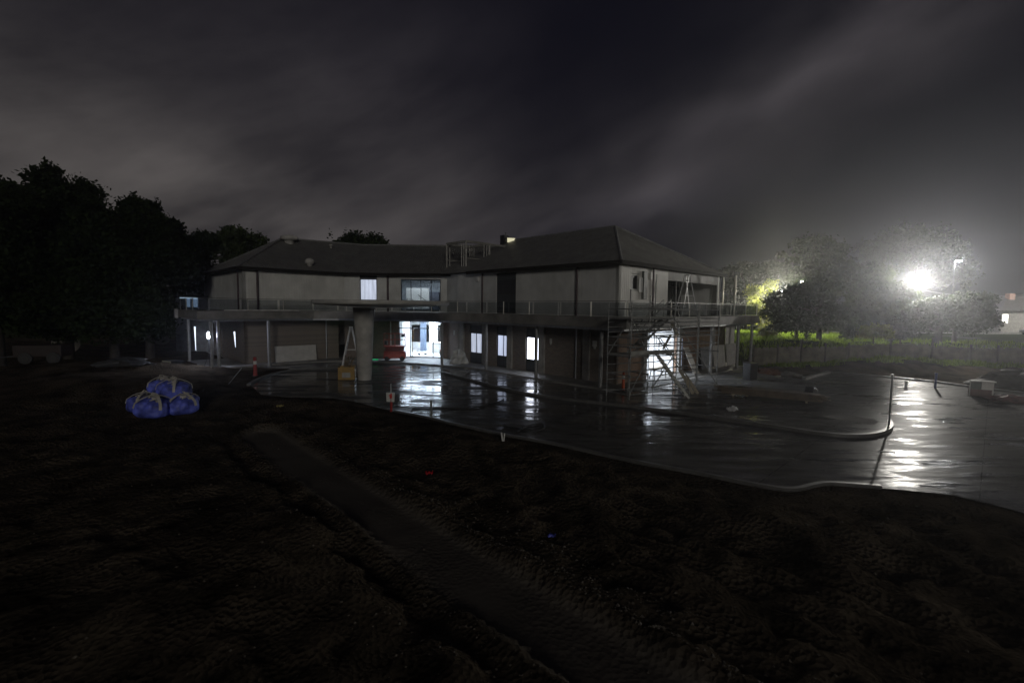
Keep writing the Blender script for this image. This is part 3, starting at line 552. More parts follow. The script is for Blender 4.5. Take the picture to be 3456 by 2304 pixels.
fs_ = [(i, 5+i, 6+i, i+1) for i in range(4)]; fs_ = [tuple(reversed(f)) for f in fs_]
fb_ = [(10+i, 11+i, 6+i, 5+i) for i in range(4)]
rr.add(vs_, fs_[:1], 1); rr.add(vs_, fs_[1:], 3); rr.add(vs_, fb_, 0); rr.add(vs_, [(0, 10, 5)][:1], 0); rr.add(vs_, [(4, 9, 14)], 1)
low = [v - Vector((0, 0, .02)) for v in F] + [v - Vector((0, 0, .02)) for v in reversed(Bk)]
rr.add(low, [tuple(range(10))], 2)
roof2 = rr.build('roof', [M_roof_u, M_roof_v, M_soffit, M_roof_x], bld)
# fascias, gutters and ridge caps
fa = MB()
def fasc(p, q): fa.bar(p+Vector((0, 0, -.07)), q+Vector((0, 0, -.07)), .12, .24)
for p, q_ in ((e[3]*0 + P(13.9, -OV, EZ), e[0]), (e[0], e[1]), (e[1], e[2]), (F[0], F[1]), (F[1], F[2]), (F[2], F[3]), (F[3], Vector((-4.0, 40.1, EZ))), (F[0], Bk[0])): fasc(Vector(p), Vector(q_))
fa.build('gutter', M_fascia, roof1)
rc = MB()
for p, q_ in ((r0, r1), (e[0], r0), (e[1], r0), (R_[0], R_[1]), (R_[1], R_[4]), (F[0], R_[0]), (Bk[0], R_[0])):
    rc.tube([p+Vector((0, 0, .02)), q_+Vector((0, 0, .02))], .09, 6)
rc.build('ridge_cap', mat('ridge_metal', (.24, .24, .23), .5, .4), roof1)
# skylight, vents
sk = MB(); c = gy(1703, 812, 44.6); sk.box(c, (.6, .6, .95), AZU); sk.bar(c+Vector((.1, 0, .45)), c+Vector((.1, 0, .75)), .12); sk.build('roof_hatch', M_dark, roof1)
mb = MB(); c = gy(1725, 810, 44.4); mb.add([c+Vector(v) for v in ((-.36, 0, -.2), (.30, 0, -.2), (.38, 0, .17), (-.36, 0, .2), (-.36, .4, -.2), (.30, .4, -.2), (.38, .4, .17), (-.36, .4, .2))], [(0, 1, 2, 3), (7, 6, 5, 4), (0, 4, 5, 1), (1, 5, 6, 2), (2, 6, 7, 3), (3, 7, 4, 0)]); mb.build('skylight', M_skyl, roof1)
for px, py, Y, w, h in ((976, 806, 43, 1.0, .75), (1045, 886, 39.5, .5, .8), (1117, 828, 44.5, .25, .2)):
    v_ = gy(px, py, Y); m_ = MB(); m_.lathe((v_.x, v_.y, v_.z-h*.7), [(w*.42, -.3), (w*.42, h*.55), (w*.75, h*.6), (w*.75, h*.95), (w*.3, h*1.15)], 14); m_.build('roof_vent', M_board, roof2)
# bare steel frame of the lift overrun, standing on the roof
lf = MB(); k0 = Vector((-3.95, 39.8)); du = Vector((UX, UY)); dv = Vector((VX, VY)); zt = 10.15
cor = [k0, k0+du*2.75, k0+du*2.75+dv*2.6, k0+dv*2.6]
for i, c_ in enumerate(cor):
    zb = 7.3 if i < 2 else 8.2
    lf.bar((c_.x, c_.y, zb), (c_.x, c_.y, zt), .14)
    d_ = (cor[(i+1) % 4]-c_).normalized()
    for s_ in (.32, .62) if i != 1 else (.32,): x_ = c_+d_*s_; lf.bar((x_.x, x_.y, zb), (x_.x, x_.y, zt), .08)
    n_ = cor[(i+1) % 4]; lf.bar((c_.x, c_.y, zt), (n_.x, n_.y, zt), .16, .2)
    zm = 7.55 if i == 0 else 8.75
    lf.bar((c_.x, c_.y, zm), (n_.x, n_.y, zm), .08)
x_ = k0+dv*5.2; lf.bar((k0.x, k0.y, zt), (x_.x, x_.y, zt), .12, .16)
lf.build('lift_frame', mat('frame_steel', (.30, .29, .26), .6, .2), bld)

# windows ----------------------------------------------------------------
def window(p0, p1, s0, s1, z0, z1, pane_m, frame_m=M_dark, mull=(), trans=(), inset=.1, fw=.07, name='window', pane_rng=None, label=None, back=None):
    """frame flush in an opening of wall p0->p1"""
    d = Vector((p1[0]-p0[0], p1[1]-p0[1])).normalized(); n_ = Vector((-d.y, d.x)); o = Vector(p0)
    def pt(s, off): v = o+d*s+n_*off; return v
    f = MB(); c0 = inset
    def hb(sa, sb, z, w): a, b_ = pt(sa, c0), pt(sb, c0); f.bar((a.x, a.y, z), (b_.x, b_.y, z), fw, w)
    def vb(s, za, zb, w): a = pt(s, c0); f.bar((a.x, a.y, za), (a.x, a.y, zb), w, fw, up=(d.x, d.y, 0)) if False else f.box((a.x, a.y, (za+zb)/2), (w, fw, zb-za), math.atan2(d.y, d.x))
    e_ = fw/2
    vb(s0+e_+.003, z0+.003, z1-.003, fw); vb(s1-e_-.003, z0+.003, z1-.003, fw)
    hb(s0+fw+.004, s1-fw-.004, z0+e_+.004, fw); hb(s0+fw+.004, s1-fw-.004, z1-e_-.004, fw)
    for m_ in mull: vb(m_, z0+fw+.005, z1-fw-.005, fw*.8)
    fo = f.build(name, frame_m, bld)
    if label: fo['label'] = label
    ra = pane_rng or (z0+fw, z1-fw); g_ = MB(); ms = [s0+fw] + list(mull) + [s1-fw]
    for i, (sa, sb) in enumerate(zip(ms, ms[1:])):
        ha = 0 if i == 0 else fw*.4; hb_ = 0 if i == len(ms)-2 else fw*.4
        a, b_ = pt(sa+ha, c0+.01), pt(sb-hb_, c0+.01); g_.bar((a.x, a.y, (ra[0]+ra[1])/2), (b_.x, b_.y, (ra[0]+ra[1])/2), .012, ra[1]-ra[0])
    g_.build('pane', pane_m, fo)
    if pane_rng:
        for za, zb in ((z0+fw, ra[0]-.003), (ra[1]+.003, z1-fw)):
            if zb-za > .05: w = MB(); a, b_ = pt(s0+fw, c0), pt(s1-fw, c0); w.bar((a.x, a.y, (za+zb)/2), (b_.x, b_.y, (za+zb)/2), fw*.9, zb-za); w.build('infill_panel', mat('window_infill', (.05, .055, .06), .35, var=.15), fo)
    for tz_ in trans:
        w = MB(); a, b_ = pt(s0+fw, c0-.01), pt(s1-fw, c0-.01); w.bar((a.x, a.y, tz_), (b_.x, b_.y, tz_), fw*.9, .09); w.build('transom', frame_m, fo)
    return fo
R0 = P2(15.6, 0)
for (a0, a1), m_, lb_ in zip(wins, (M_lit_dim, M_lit_mid, M_lit_hot), ('dimly lit double window nearest the entrance', 'lit double window, middle one of three', 'brightest double window behind a column')):
    s0, s1 = 15.6-a0, 15.6-a1; window(R0, C3, s0, s1, ZG+.02, 3.19, m_, mull=((s0+s1)/2,), pane_rng=(1.0, 2.52), label=lb_)
window(Q1, Q2, u0w[0], u0w[1], 5.11, 7.29, M_lit_dim, pane_rng=(5.18, 6.92), label='square lit upstairs window')
sA, sB = bigw; window(Q2, Q3, sA, sB, 4.24, 6.98, M_glass, mull=[sA+(sB-sA)*k for k in (.25, .5, .76)], label='wide upstairs window showing the lit stair hall', fw=.06)
window(R0, C3, 4.79, 6.88, ZS+.04, 7.18, mat('dark_panel', (.035, .036, .04), .3), pane_rng=(5.6, 6.7), label='tall dark unlit bay')
# entrance frames
sA, sB = ent; window(Q2, Q3, sA, sB, ZG+.02, 3.44, M_glass, mull=[], trans=(2.72, ), label='open glazed entrance under the balcony', fw=.08, pane_rng=None)
dE = Vector((Q3[0]-Q2[0], Q3[1]-Q2[1])).normalized()
for px in (1384, 1461): s_ = seg_s(Q2, Q3, px); v_ = onseg(Q2, Q3, s_); MB().box((v_.x, v_.y+.12, 1.75), (.07, .07, 3.2), 0).build('door_frame', M_dark, bld)
# end wall window and boxes
window(C3, P2(0, 5.95), 1.33, 2.26, 5.8, 6.8, M_black, frame_m=M_whitep, fw=.08, label='small white framed window on the pale end wall')
m_ = MB(); m_.box(P(-.05, 2.35, 6.15), (.08, .42, .9), AZU); m_.build('wall_panel', M_whitep, bld)
m_ = MB(); m_.box(P(-.10, 2.75, 6.15), (.16, .40, 1.75), AZU); m_.build('grille_panel', mat('grey_grille', (.12, .13, .12), .5), bld)
m_ = MB(); m_.box(P(-.10, 3.45, 6.75), (.16, .22, .42), AZU, ); m_.build('wall_light', M_whitep, bld)
m_ = MB(); m_.box(P(12.9, -.10, 6.85), (.2, .16, .32), AZU); m_.build('wall_light', M_whitep, bld)
for px, z, m2 in ((1131, 3, 0), ):
    pass
# downpipes
def pipe(p, z0, z1, r=.05, m_=M_galv, n_='downpipe', b_=None):
    return MB().tube([(p[0], p[1], z0), (p[0], p[1], z1)], r, 10).build(n_, m_, b_ or bld)
dark_pipe = mat('brown_downpipe', (.06, .035, .04), .45)
for a in (12.35, 3.05): pipe(P(a, -.09), ZS, ZE, .06, dark_pipe)
pipe(P(-.09, 3.85), ZS, ZE, .06, dark_pipe)
pipe(P(23.95-.09, -12.9), ZS, ZE, .08, dark_pipe); pipe(P(24.9, -13.99), ZS, ZE, .06, dark_pipe)
s_ = seg_s(Q1, Q2, 1310); v_ = onseg(Q1, Q2, s_); pipe((v_.x, v_.y-.09), ZS, ZE, .09, dark_pipe)
pipe(P(3.0, -.1), ZG, ZS0, .05)
pipe(P(23.95-.1, seg_s(C1, Q1, 1098)-13.9), ZG, ZS0, .05)
v_ = onseg(Q1, Q2, seg_s(Q1, Q2, 1319)); pipe((v_.x, v_.y-.1), ZG, ZS0, .05, M_alu)
# columns
for p in (P(10.14, -1.55), P(5.05, -1.65), P(0.05, -1.55), Vector((-5.45, 36.15, 0)), P(22.6, -16.3), P(22.5, -12.6), P(28.9, -16.6), P(-1.75, 9.2), P(-1.75, 14.1), P(-1.75, 17.0), P(22.45, -15.9)):
    m_ = MB(); m_.tube([(p.x, p.y, .02 if p.z == 0 else 0), (p.x, p.y, ZS0)], .11, 14); m_.tube([(p.x, p.y, .0), (p.x, p.y, .14)], .16, 14); m_.build('column', M_steel, bld)
# balustrade
bl = [Vector(p) for p in DECK[:12]]; tot_len = 0
def walk(pts, step, start=0.):
    out = []; acc_ = start
    for a, b_ in zip(pts, pts[1:]):
        L = (b_-a).length
        while acc_ <= L: out.append(a+(b_-a)*acc_/L); acc_ += step
        acc_ -= L
    return out
cx_ = sum((p.x for p in bl))/len(bl)
ins_bl = []
for i, p in enumerate(bl):
    d = (bl[min(i+1, len(bl)-1)]-bl[max(i-1, 0)]).normalized(); ins_bl.append(p+Vector((-d.y, d.x))*.12)
ZT = 5.06
skip = lambda p: 1040 < 1728+FPX*p.x/p.y < 1500
bal = MB()
for a, b_ in zip(ins_bl, ins_bl[1:]): bal.bar((a.x, a.y, ZT), (b_.x, b_.y, ZT), .035, .03)
balo = bal.build('balustrade_rail', mat('dark_rail', (.07, .07, .07), .4, .5), bld)
pale_post = mat('pale_post', (.50, .48, .42), .45, .3)
for i, p in enumerate(walk(ins_bl, 2.42, .6)):
    m_ = MB(); m_.box((p.x, p.y, (ZS+ZT)/2), (.05, .05, ZT-ZS-.03)); m_.build('rail_post', pale_post if i % 3 else M_steel, balo)
gl = MB()
for a, b_ in zip(ins_bl, ins_bl[1:]):
    L = (b_-a).length; k = max(1, round(L/2.4))
    for j in range(k):
        s0, s1 = a+(b_-a)*((j+.03)/k), a+(b_-a)*((j+.97)/k); gl.bar((s0.x, s0.y, ZS+.45), (s1.x, s1.y, ZS+.45), .012, .72)
gl.build('glass_panel', M_balglass, balo)
# light on the left slab edge, put in as a pale strip, timber edge
m_ = MB(); a_, b_ = P(21.9, -15.6), P(21.9, -10.6); m_.bar((a_.x, a_.y, ZS+.05), (b_.x, b_.y, ZS+.05), .22, .09); m_.build('lit_edge_strip', mat('lit_edge_pale', (.5, .48, .44), .5), bld)
m_ = MB(); a_, b_ = P(21.98, -17.15), P(22, -16.9); m_.box(P(29.2, -17.32, 3.88), (.5, .2, .7), AZU); m_.build('slab_end', M_conc, bld)
# first floor corner gallery: lintel, post, glazed inner wall
gl = MB()
gl.bar(P(.11, 5.95, 6.98), P(.11, 14.4, 6.98), .22, .74); gl.box(P(.2, 14.2, 5.75), (.4, .4, 3.1), AZU); gl.build('lintel', mat('grey_lintel', (.06, .056, .048), .6), bld)
m_ = MB(); m_.tube([P(-1.2, 14.5, ZS), P(-1.2, 14.5, ZE)], .09, 10); m_.tube([P(-.3, 14.45, ZS), P(-.3, 14.45, ZE)], .06, 10); m_.build('gallery_post', pale_post, bld)
m_ = MB().wall(P2(3.2, 5.95), P2(3.2, 14.2), ZS, ZE-.1, .1, []); m_.build('gallery_wall', mat('dark_glazing', (.02, .024, .02), .12, var=.1), bld)
m_ = MB()
for b_ in (6.0, 7.4, 8.8, 10.2, 11.6, 13.0, 14.1): m_.box(P(3.1, b_, 5.7), (.07, .07, 3.0), AZU)
m_.bar(P(3.1, 6.0, 6.5), P(3.1, 14.1, 6.5), .06); m_.bar(P(3.1, 6.0, 4.9), P(3.1, 14.1, 4.9), .05)
m_.build('mullion', M_dark, bld)
m_ = MB().wall(P2(0.3, 5.93), P2(3.2, 5.93), ZS, ZE-.05, .1, []); m_.build('gallery_side_wall', M_soffit, bld)
# lower end wall: sheets and ledges
def bpx0(px, a):
    k = ray(px, 1130).x/ray(px, 1130).y; return ((BX+a*UX)-k*(BY+a*UY))/(k*VY-VX)
def wallsheet(n, m, pa, pb, z0, z1, a=-.06, th=.06):
    x_, y_ = bpx0(pa, a), bpx0(pb, a); MB().box(P(a, (x_+y_)/2, (z0+z1)/2), (th, y_-x_, z1-z0), AZU).build(n, m, bld)
wallsheet('wall_sheet', mat('white_board_sheet', (.72, .70, .64), .5, var=.15), 2449, 2478, 1.95, 3.45, -.9, .04)
wallsheet('timber_infill', mat('timber_infill', (.20, .14, .085), .6, var=.3), 2358, 2402, 1.6, 3.4)
wallsheet('timber_infill', mat('timber_infill', (.20, .14, .085), .6, var=.3), 2420, 2446, 1.6, 3.4)
wallsheet('opening_shade_sheet', M_dark, 2362, 2373, ZG+.1, 1.55, -.05, .05)  # near-black sheet on the wall, in place of the doorway's shade
wallsheet('downpipe', M_steel, 2403, 2412, ZG, 3.5, -.12, .12)
window(P2(0, 7.65), C4, .46, .99, .21, 2.59, mat('lit_slit', (.5, .5, .6), .5, emis=(.62, .74, 1), estr=.6), fw=.05, label='narrow lit slot beside the open room')

# ------------------------------------------------------------------ lit rooms
# entrance hall
hx0, hx1, hy0, hy1 = -11.6, -3.4, 41.0, 50.5
def q(name, m, *args): return MB().box(*args).build(name, m, bld)
hall = MB(); hall.box((hx0, (hy0+hy1)/2+.4, 1.85), (.1, hy1-hy0-.8, 3.45)); hall.box((hx1+.3, (hy0+hy1)/2+.4, 1.85), (.1, hy1-hy0-.8, 3.45))
hall.box(((hx0+hx1)/2, hy1, 3.1), (hx1-hx0, .1, .9)); hall.box(((hx0+hx1)/2, hy1, .45), (hx1-hx0, .1, .65)); hall.build('hall_wall', M_white, bld)
m_ = MB()
for x_ in (-10.7, -8.05): m_.box((x_+.2, 46.5, 1.85), (.75, .6, 3.4))
m_.build('hall_column', M_white, bld)
m_ = MB()
m_.box((-9.0, 47.2, 1.85), (.55, .4, 3.4))
for x_ in (-7.2, -6.5, -5.4, -4.3): m_.box((x_, 49.8, 1.7), (.1, .1, 3.2))
m_.bar((-7.2, 49.8, 1.85), (-3.5, 49.8, 1.85), .08); m_.build('hall_frame', mat('slate_frame', (.10, .13, .18), .5), bld)
m_ = MB(); m_.box((-5.3, 49.95, 1.9), (4.2, .05, 2.4)); m_.build('hall_glazing', mat('grey_glazing', (.16, .20, .25), .25), bld)
for x_, y_ in ((-9.8, 43.2), (-6.4, 43.2), (-9.4, 45.6), (-6.0, 45.9), (-5.2, 48.4)):
    m_ = MB(); m_.box((x_, y_, 3.52), (1.25, .14, .07)); m_.build('ceiling_light', M_tube, bld)
light('hall_light', 'AREA', (-8.2, 44.0, 3.42), 1700, bld, (.78, .86, 1), 4, 3.5)
light('hall_light', 'AREA', (-6.6, 48.0, 3.42), 900, bld, (.78, .86, 1), 3, 2.5)
# upstairs stair hall
m_ = MB(); m_.box((-8.4, 47.0, 5.75), (7.4, .1, 3.1)); m_.box((-11.9, 44.2, 5.75), (.1, 5.4, 3.1)); m_.box((-4.8, 44.4, 5.75), (.1, 5.2, 3.1)); m_.build('stair_hall_wall', mat('grey_wall', (.42, .46, .50), .6), bld)
m_ = MB(); m_.box((-9.2, 45.4, 5.4), (2.2, .1, 2.0)); m_.box((-6.0, 46.2, 6.3), (1.6, .1, 1.0)); m_.build('partition', M_white, bld)
m_ = MB(); m_.box((-7.6, 45.8, 5.2), (.9, .8, 1.7)); m_.box((-6.3, 45.6, 4.9), (1.2, .3, 1.2)); m_.build('duct_stack', mat('slate_duct', (.10, .11, .14), .5), bld)
m_ = MB(); hr = M_dark
m_.tube([(-9.6, 42.6, 4.3), (-9.6, 42.6, 5.35), (-9.1, 42.7, 5.25), (-9.1, 42.7, 4.3)], .035, 6)
m_.bar((-8.7, 43.0, 5.7), (-7.2, 43.2, 4.6), .06); m_.bar((-7.6, 43.0, 5.55), (-5.9, 43.2, 4.5), .06); m_.bar((-8.3, 43.0, 5.2), (-7.2, 43.2, 4.35), .05)
for i in range(7): m_.bar((-5.9+.1*i, 42.6, 4.5+.24*i), (-5.4+.1*i, 42.6, 4.5+.24*i), .04)
m_.build('stair_handrail', hr, bld)
light('stair_hall_light', 'AREA', (-8.3, 44.0, 7.2), 95, bld, (.86, .92, 1), 4, 3)
m_ = MB(); m_.box((-9.4, 44.2, 7.28), (1.2, .14, .06)); m_.box((-6.9, 44.4, 7.28), (1.2, .14, .06)); m_.build('ceiling_light', M_tube, bld)
# corner room, open to the end
m_ = MB().wall(P2(7.0, 8.0), P2(7.0, .3), ZG, ZS0-.02, .1); m_.wall(P2(.25, 8.1), P2(7.0, 8.1), ZG, ZS0-.02, .1); m_.wall(P2(7, .4), P2(.25, .4), ZG, ZS0-.02, .08); m_.build('room_wall', M_white, bld)
m_ = MB(); m_.bar(P(.5, 3.3, 3.2), P(.5, 7.6, 3.2), .12, .2); m_.bar(P(2.5, 3.0, 3.25), P(2.5, 7.9, 3.25), .1, .2)
for b_ in (3.4, 4.6, 5.8, 7.0): m_.bar(P(.3, b_, 3.05), P(6.8, b_, 3.05), .06)
m_.build('ceiling_batten', M_galv, bld)
for a_, b_ in ((1.8, 2.6), (1.8, 5.6), (4.8, 2.6), (4.8, 5.6)): m_ = MB(); m_.box(P(a_, b_, 3.5), (1.25, .14, .07), AZU); m_.build('ceiling_light', M_tube, bld)
light('room_light', 'AREA', P(3.4, 4.3, 3.42), 1300, bld, (.78, .86, 1), 4.5, 5, rot=(0, 0, AZU))
# lamp seen between the columns at the far left end
wl = thing('work_light', 'bright white work light glowing between columns at the far left end', 'work light', gz(706, 1262, 0))
c = gy(706, 1262, 33.5)
lp = gy(704, 1132, 33.0)
wl.location = (lp.x, lp.y, H(lp.x, lp.y)); INV[wl] = Matrix.Translation(wl.location).inverted()
m_ = MB(); z0 = wl.location.z
for k in range(3): m_.tube([(lp.x, lp.y, z0+.9), (lp.x+.4*cos(k*2.1), lp.y+.4*sin(k*2.1), z0)], .015, 6)
m_.tube([(lp.x, lp.y, z0+.85), (lp.x, lp.y, lp.z-.1)], .018, 6); m_.build('tripod', M_dark, wl)
m_ = MB(); m_.box(lp + Vector((0, .06, 0)), (.28, .1, .5)); hd = m_.build('lamp_head', M_dark, wl)
m_ = MB(); m_.box(lp + Vector((0, -.005, 0)), (.16, .02, .42)); m_.build('lens', M_lens2, hd)
light('work_light_lamp', 'POINT', lp + Vector((0, -.15, 0)), 220, wl, (.70, .76, 1), radius=.08)
for px, ya, yb, Y in ((658, 1102, 1182, 36.5), (792, 1119, 1172, 34.6)):
    a_, b_ = gy(px-1, ya, Y), gy(px+3, yb, Y); m_ = MB(); m_.tube([a_, b_], .05, 6, r2=.015); o_ = m_.build('glow_streak', mat('cold_glow_streak', (.8, .8, .8), .5, emis=(.8, .88, 1), estr=1.6), bld)  # tapered glowing streaks, reflected light put in as emission

# ------------------------------------------------------------------ entrance canopy on its tapered column
cc = Vector((-9.28, 29.2, 0)); can = thing('entrance_canopy', 'round concrete canopy standing on one thick tapered column in the yard', 'canopy', cc)
MB().lathe(cc, [(.40, 0), (.44, .5), (.52, 2.2), (.60, 3.8), (.68, 4.55)], 40).build('tapered_column', mat('column_concrete', (.40, .385, .35), .65, var=.25, scale=1.6, bump=.004, bscale=25), can)
prof = [(.7, 4.552), (3.0, 4.62), (5.3, 4.72), (5.5, 4.78), (5.5, 4.96), (5.4, 4.99)]
prof = [(r_*.76, z_) for r_, z_ in prof]; MB().lathe(cc+Vector((1.12, .3, 0)), prof, 72).build('canopy_disc', mat('canopy_concrete', (.46, .45, .41), .7, var=.3, scale=1.2), can)

# ------------------------------------------------------------------ scaffold with stair
FR = [Vector((5.9, 23.1)), Vector((7.03, 23.87)), Vector((8.56, 24.55)), Vector((10.37, 26.0)), Vector((12.04, 27.15))]
BR_ = [Vector((5.0, 24.25)), Vector((6.3, 24.98)), Vector((7.85, 25.65)), Vector((9.65, 27.15)), Vector((11.35, 28.3))]
sc = thing('scaffold_tower', 'dark steel scaffold with a zigzag stair against the lit corner room', 'scaffold', (8.5, 25.4, .1))
topz = {0: 5.0, 1: 5.35, 2: 6.2, 3: 4.9, 4: 4.95}
for row in (FR, BR_):
    for i, p in enumerate(row):
        zt_ = topz[i] + (.35 if row is BR_ and i in (1, 2) else 0)
        m_ = MB(); m_.tube([(p.x, p.y, .0), (p.x, p.y, zt_)], .027, 8)
        for zc in (.35, 1.3, 2.25, 3.2, 4.15): m_.tube([(p.x, p.y, zc-.06), (p.x, p.y, zc+.06)], .055, 8)
        s_ = m_.build('standard', M_scaf, sc); MB().box((p.x, p.y, .02+.0), (.2, .2, .03)).build('base_plate', M_scaf, s_)
def led(p, q_, z, zq=None, r=.031): MB().tube([(p.x, p.y, z), (q_.x, q_.y, zq if zq is not None else z)], r, 6).build('ledger', M_scaf, sc)
for z in (.35, .95, 2.25, 2.75, 3.2, 3.45, 3.7, 3.95, 4.15, 4.65):
    for row in (FR, BR_):
        for a_, b_ in zip(row, row[1:]): led(a_, b_, z)
for z in (1.3, 1.75): 
    for a_, b_ in zip(BR_, BR_[1:]): led(a_, b_, z)
for z in (.35, 1.3, 2.25, 2.75, 3.2, 4.15, 4.65):
    for a_, b_ in zip(FR, BR_): led(a_, b_, z)
led(FR[0], FR[2], 4.72); led(BR_[1], BR_[3], 4.85)
for a_, b_, z0, z1 in ((FR[0], FR[1], .35, 2.25), (FR[3], FR[4], 2.25, .35), (BR_[2], BR_[3], .35, 2.25), (FR[2], FR[3], 4.15, 2.25), (BR_[0], BR_[1], 2.25, 4.15), (FR[0], FR[1], 4.15, 2.25)):
    MB().tube([(a_.x, a_.y, z0), (b_.x, b_.y, z1)], .03, 6).build('brace', M_scaf, sc)
def deck(i0, i1, z, m=M_scaf, th=.06):
    mm = MB()
    for k in range(4):
        f0, f1 = .04+k*.24, .04+k*.24+.22
        pa, pb, pc, pd = FR[i0].lerp(BR_[i0], f0), FR[i1].lerp(BR_[i1], f0), FR[i1].lerp(BR_[i1], f1), FR[i0].lerp(BR_[i0], f1)
        mm.prism([tuple(pa), tuple(pb), tuple(pc), tuple(pd)], z, z+th)
    return mm.build('deck', m, sc)
mdk = mat('steel_plank', (.34, .34, .31), .55, .3)
deck(0, 1, 2.29, mdk); deck(1, 2, 2.29, mdk); deck(0, 1, 4.19, mdk); deck(1, 2, 4.19, mdk); deck(2, 3, 4.19, mdk)
tb = MB(); tb.bar((FR[0].x, FR[0].y-.04, 2.46), (FR[1].x, FR[1].y-.04, 2.46), .03, .18); tb.bar((FR[1].x, FR[1].y-.04, 2.46), (FR[2].x, FR[2].y-.04, 2.46), .03, .18); tb.build('toe_board', mdk, sc)
def stair(p0, p1, w, n, m1, side):
    p0, p1 = Vector(p0), Vector(p1); d = p1-p0; h_ = Vector((d.x, d.y, 0)).normalized(); s_ = Vector((-h_.y, h_.x, 0))*w
    st = MB(); st.bar(p0, p1, .035, .10); st.bar(p0+s_, p1+s_, .035, .10); so = st.build('stair', m1, sc)
    tr_ = MB()
    for i in range(1, n):
        c_ = p0+d*(i/n)+s_*.5; tr_.box(c_, (.24, w-.06, .035), math.atan2(h_.y, h_.x))
    tr_.build('tread', m1, so)
    hr_ = MB()
    for k in (0, 1): hr_.tube([p0+s_*k+Vector((0, 0, .95)), p1+s_*k+Vector((0, 0, .95))], .024, 6); hr_.tube([p0+s_*k+Vector((0, 0, .1)), p0+s_*k+Vector((0, 0, .95))], .02, 6); hr_.tube([p1+s_*k, p1+s_*k+Vector((0, 0, .95))], .02, 6)
    hr_.build('handrail', M_scaf, so)
stair((9.15, 24.25, .12), (7.55, 24.35, 2.3), .62, 10, mdk, 1)
stair((6.4, 24.35, 2.35), (8.55, 25.25, 4.25), .55, 8, M_scaf, 1)
ts = MB(); ts.bar((8.95, 24.75, 1.5), (9.75, 24.75, .15), .04, .15); ts.bar((9.45, 25.1, 1.1), (10.15, 25.1, .1), .04, .15)
for k in range(5): ts.box((9.2+.17*k, 24.95, 1.25-.25*k), (.22, .34, .035))
ts.build('timber_steps', M_wood, sc)
ts = MB(); ts.bar((8.6, 25.2, 4.0), (8.95, 25.2, 3.25), .04, .18); ts.bar((8.6, 25.2, 3.3), (8.2, 25.2, 2.5), .04, .12); ts.build('timber_stringer', mat('pale_board_timber', (.42, .38, .30), .6), sc)

# ------------------------------------------------------------------ ladders
def a_ladder(name, label, pos, rz, h, spread, steps, tilt=0):
    t_ = local(thing(name, label, 'ladder', pos, rz, 'A-frame ladders'))
    for sgn, nm in ((1, 'climbing_side'), (-1, 'support_side')):
        m_ = MB(); top = .16; bot = .30
        for sx in (-1, 1): m_.bar((sx*bot, sgn*spread/2, 0), (sx*top, sgn*.05, h), .035, .07)
        for i in range(1, steps):
            f = i/steps; w = bot+(top-bot)*f; y = sgn*(spread/2+(.05-spread/2)*f); m_.bar((-w, y, h*f), (w, y, h*f), .06 if sgn > 0 else .03, .03)
        m_.build(nm, M_alu, t_)
    m_ = MB(); m_.box((0, 0, h+.02), (.4, .2, .05)); m_.build('top_cap', M_alu, t_)
    m_ = MB()
    for sx in (-1, 1): m_.bar((sx*.235, spread*.24, h*.5), (sx*.235, -spread*.24, h*.5), .02)
    m_.build('spreader', M_alu, t_)
    return t_
p = gz(1182, 1262); a_ladder('step_ladder', 'tall aluminium step ladder standing in the yard beside the thick tapered column', (p.x-.25, p.y+1.0, .0), radians(100), 3.15, 1.35, 10)
p = P(-.9, 6.9, ZS+.02); a_ladder('step_ladder', 'tall aluminium step ladder upstairs at the open corner gallery', p, AZV+radians(80), 2.75, 1.7, 8)

# ------------------------------------------------------------------ scissor lift
p = Vector((-9.75, 38.7, ZG))
lf_ = local(thing('scissor_lift', 'red scissor lift parked left of the bright entrance', 'scissor lift', p, radians(8)))
m_ = MB(); m_.box((0, 0, .42), (1.75, .8, .42)); m_.box((.0, 0, .72), (1.7, .76, .14)); m_.build('chassis', M_red, lf_, bevel=.02)
for x_ in (-.62, .62):
    for y_ in (-.36, .36): m_ = MB(); m_.tube([(x_, y_-.06, .19), (x_, y_+.06, .19)], .19, 16); m_.build('wheel', M_rubber, lf_)
m_ = MB()
for k in range(3):
    z_ = .84+k*.1
    for y_ in (-.3, .3): m_.bar((-.75, y_, z_), (.75, y_, z_+.08), .05); m_.bar((.75, y_+.04, z_), (-.75, y_+.04, z_+.08), .05)
m_.build('scissor_arms', mat('dark_red_steel', (.16, .02, .015), .5), lf_)
m_ = MB(); m_.box((0, 0, 1.2), (1.75, .78, .08)); m_.build('platform', M_red, lf_)
m_ = MB()
for x_ in (-.85, -.45, 0, .45, .85):
    for y_ in (-.37, .37): m_.bar((x_, y_, 1.24), (x_, y_, 2.25), .035)
for z_ in (1.75, 2.25):
    for y_ in (-.37, .37): m_.bar((-.85, y_, z_), (.85, y_, z_), .035)
    for x_ in (-.85, .85): m_.bar((x_, -.37, z_), (x_, .37, z_), .035)
m_.build('guard_rail', M_red, lf_)
m_ = MB(); m_.box((.7, -.3, 2.1), (.28, .16, .24)); m_.box((-.74, .1, 1.5), (.2, .3, .3)); m_.build('control_box', M_dark, lf_)
m_ = MB(); m_.box((.895, 0, .45), (.02, .5, .28)); m_.build('white_label', M_whitep, lf_)
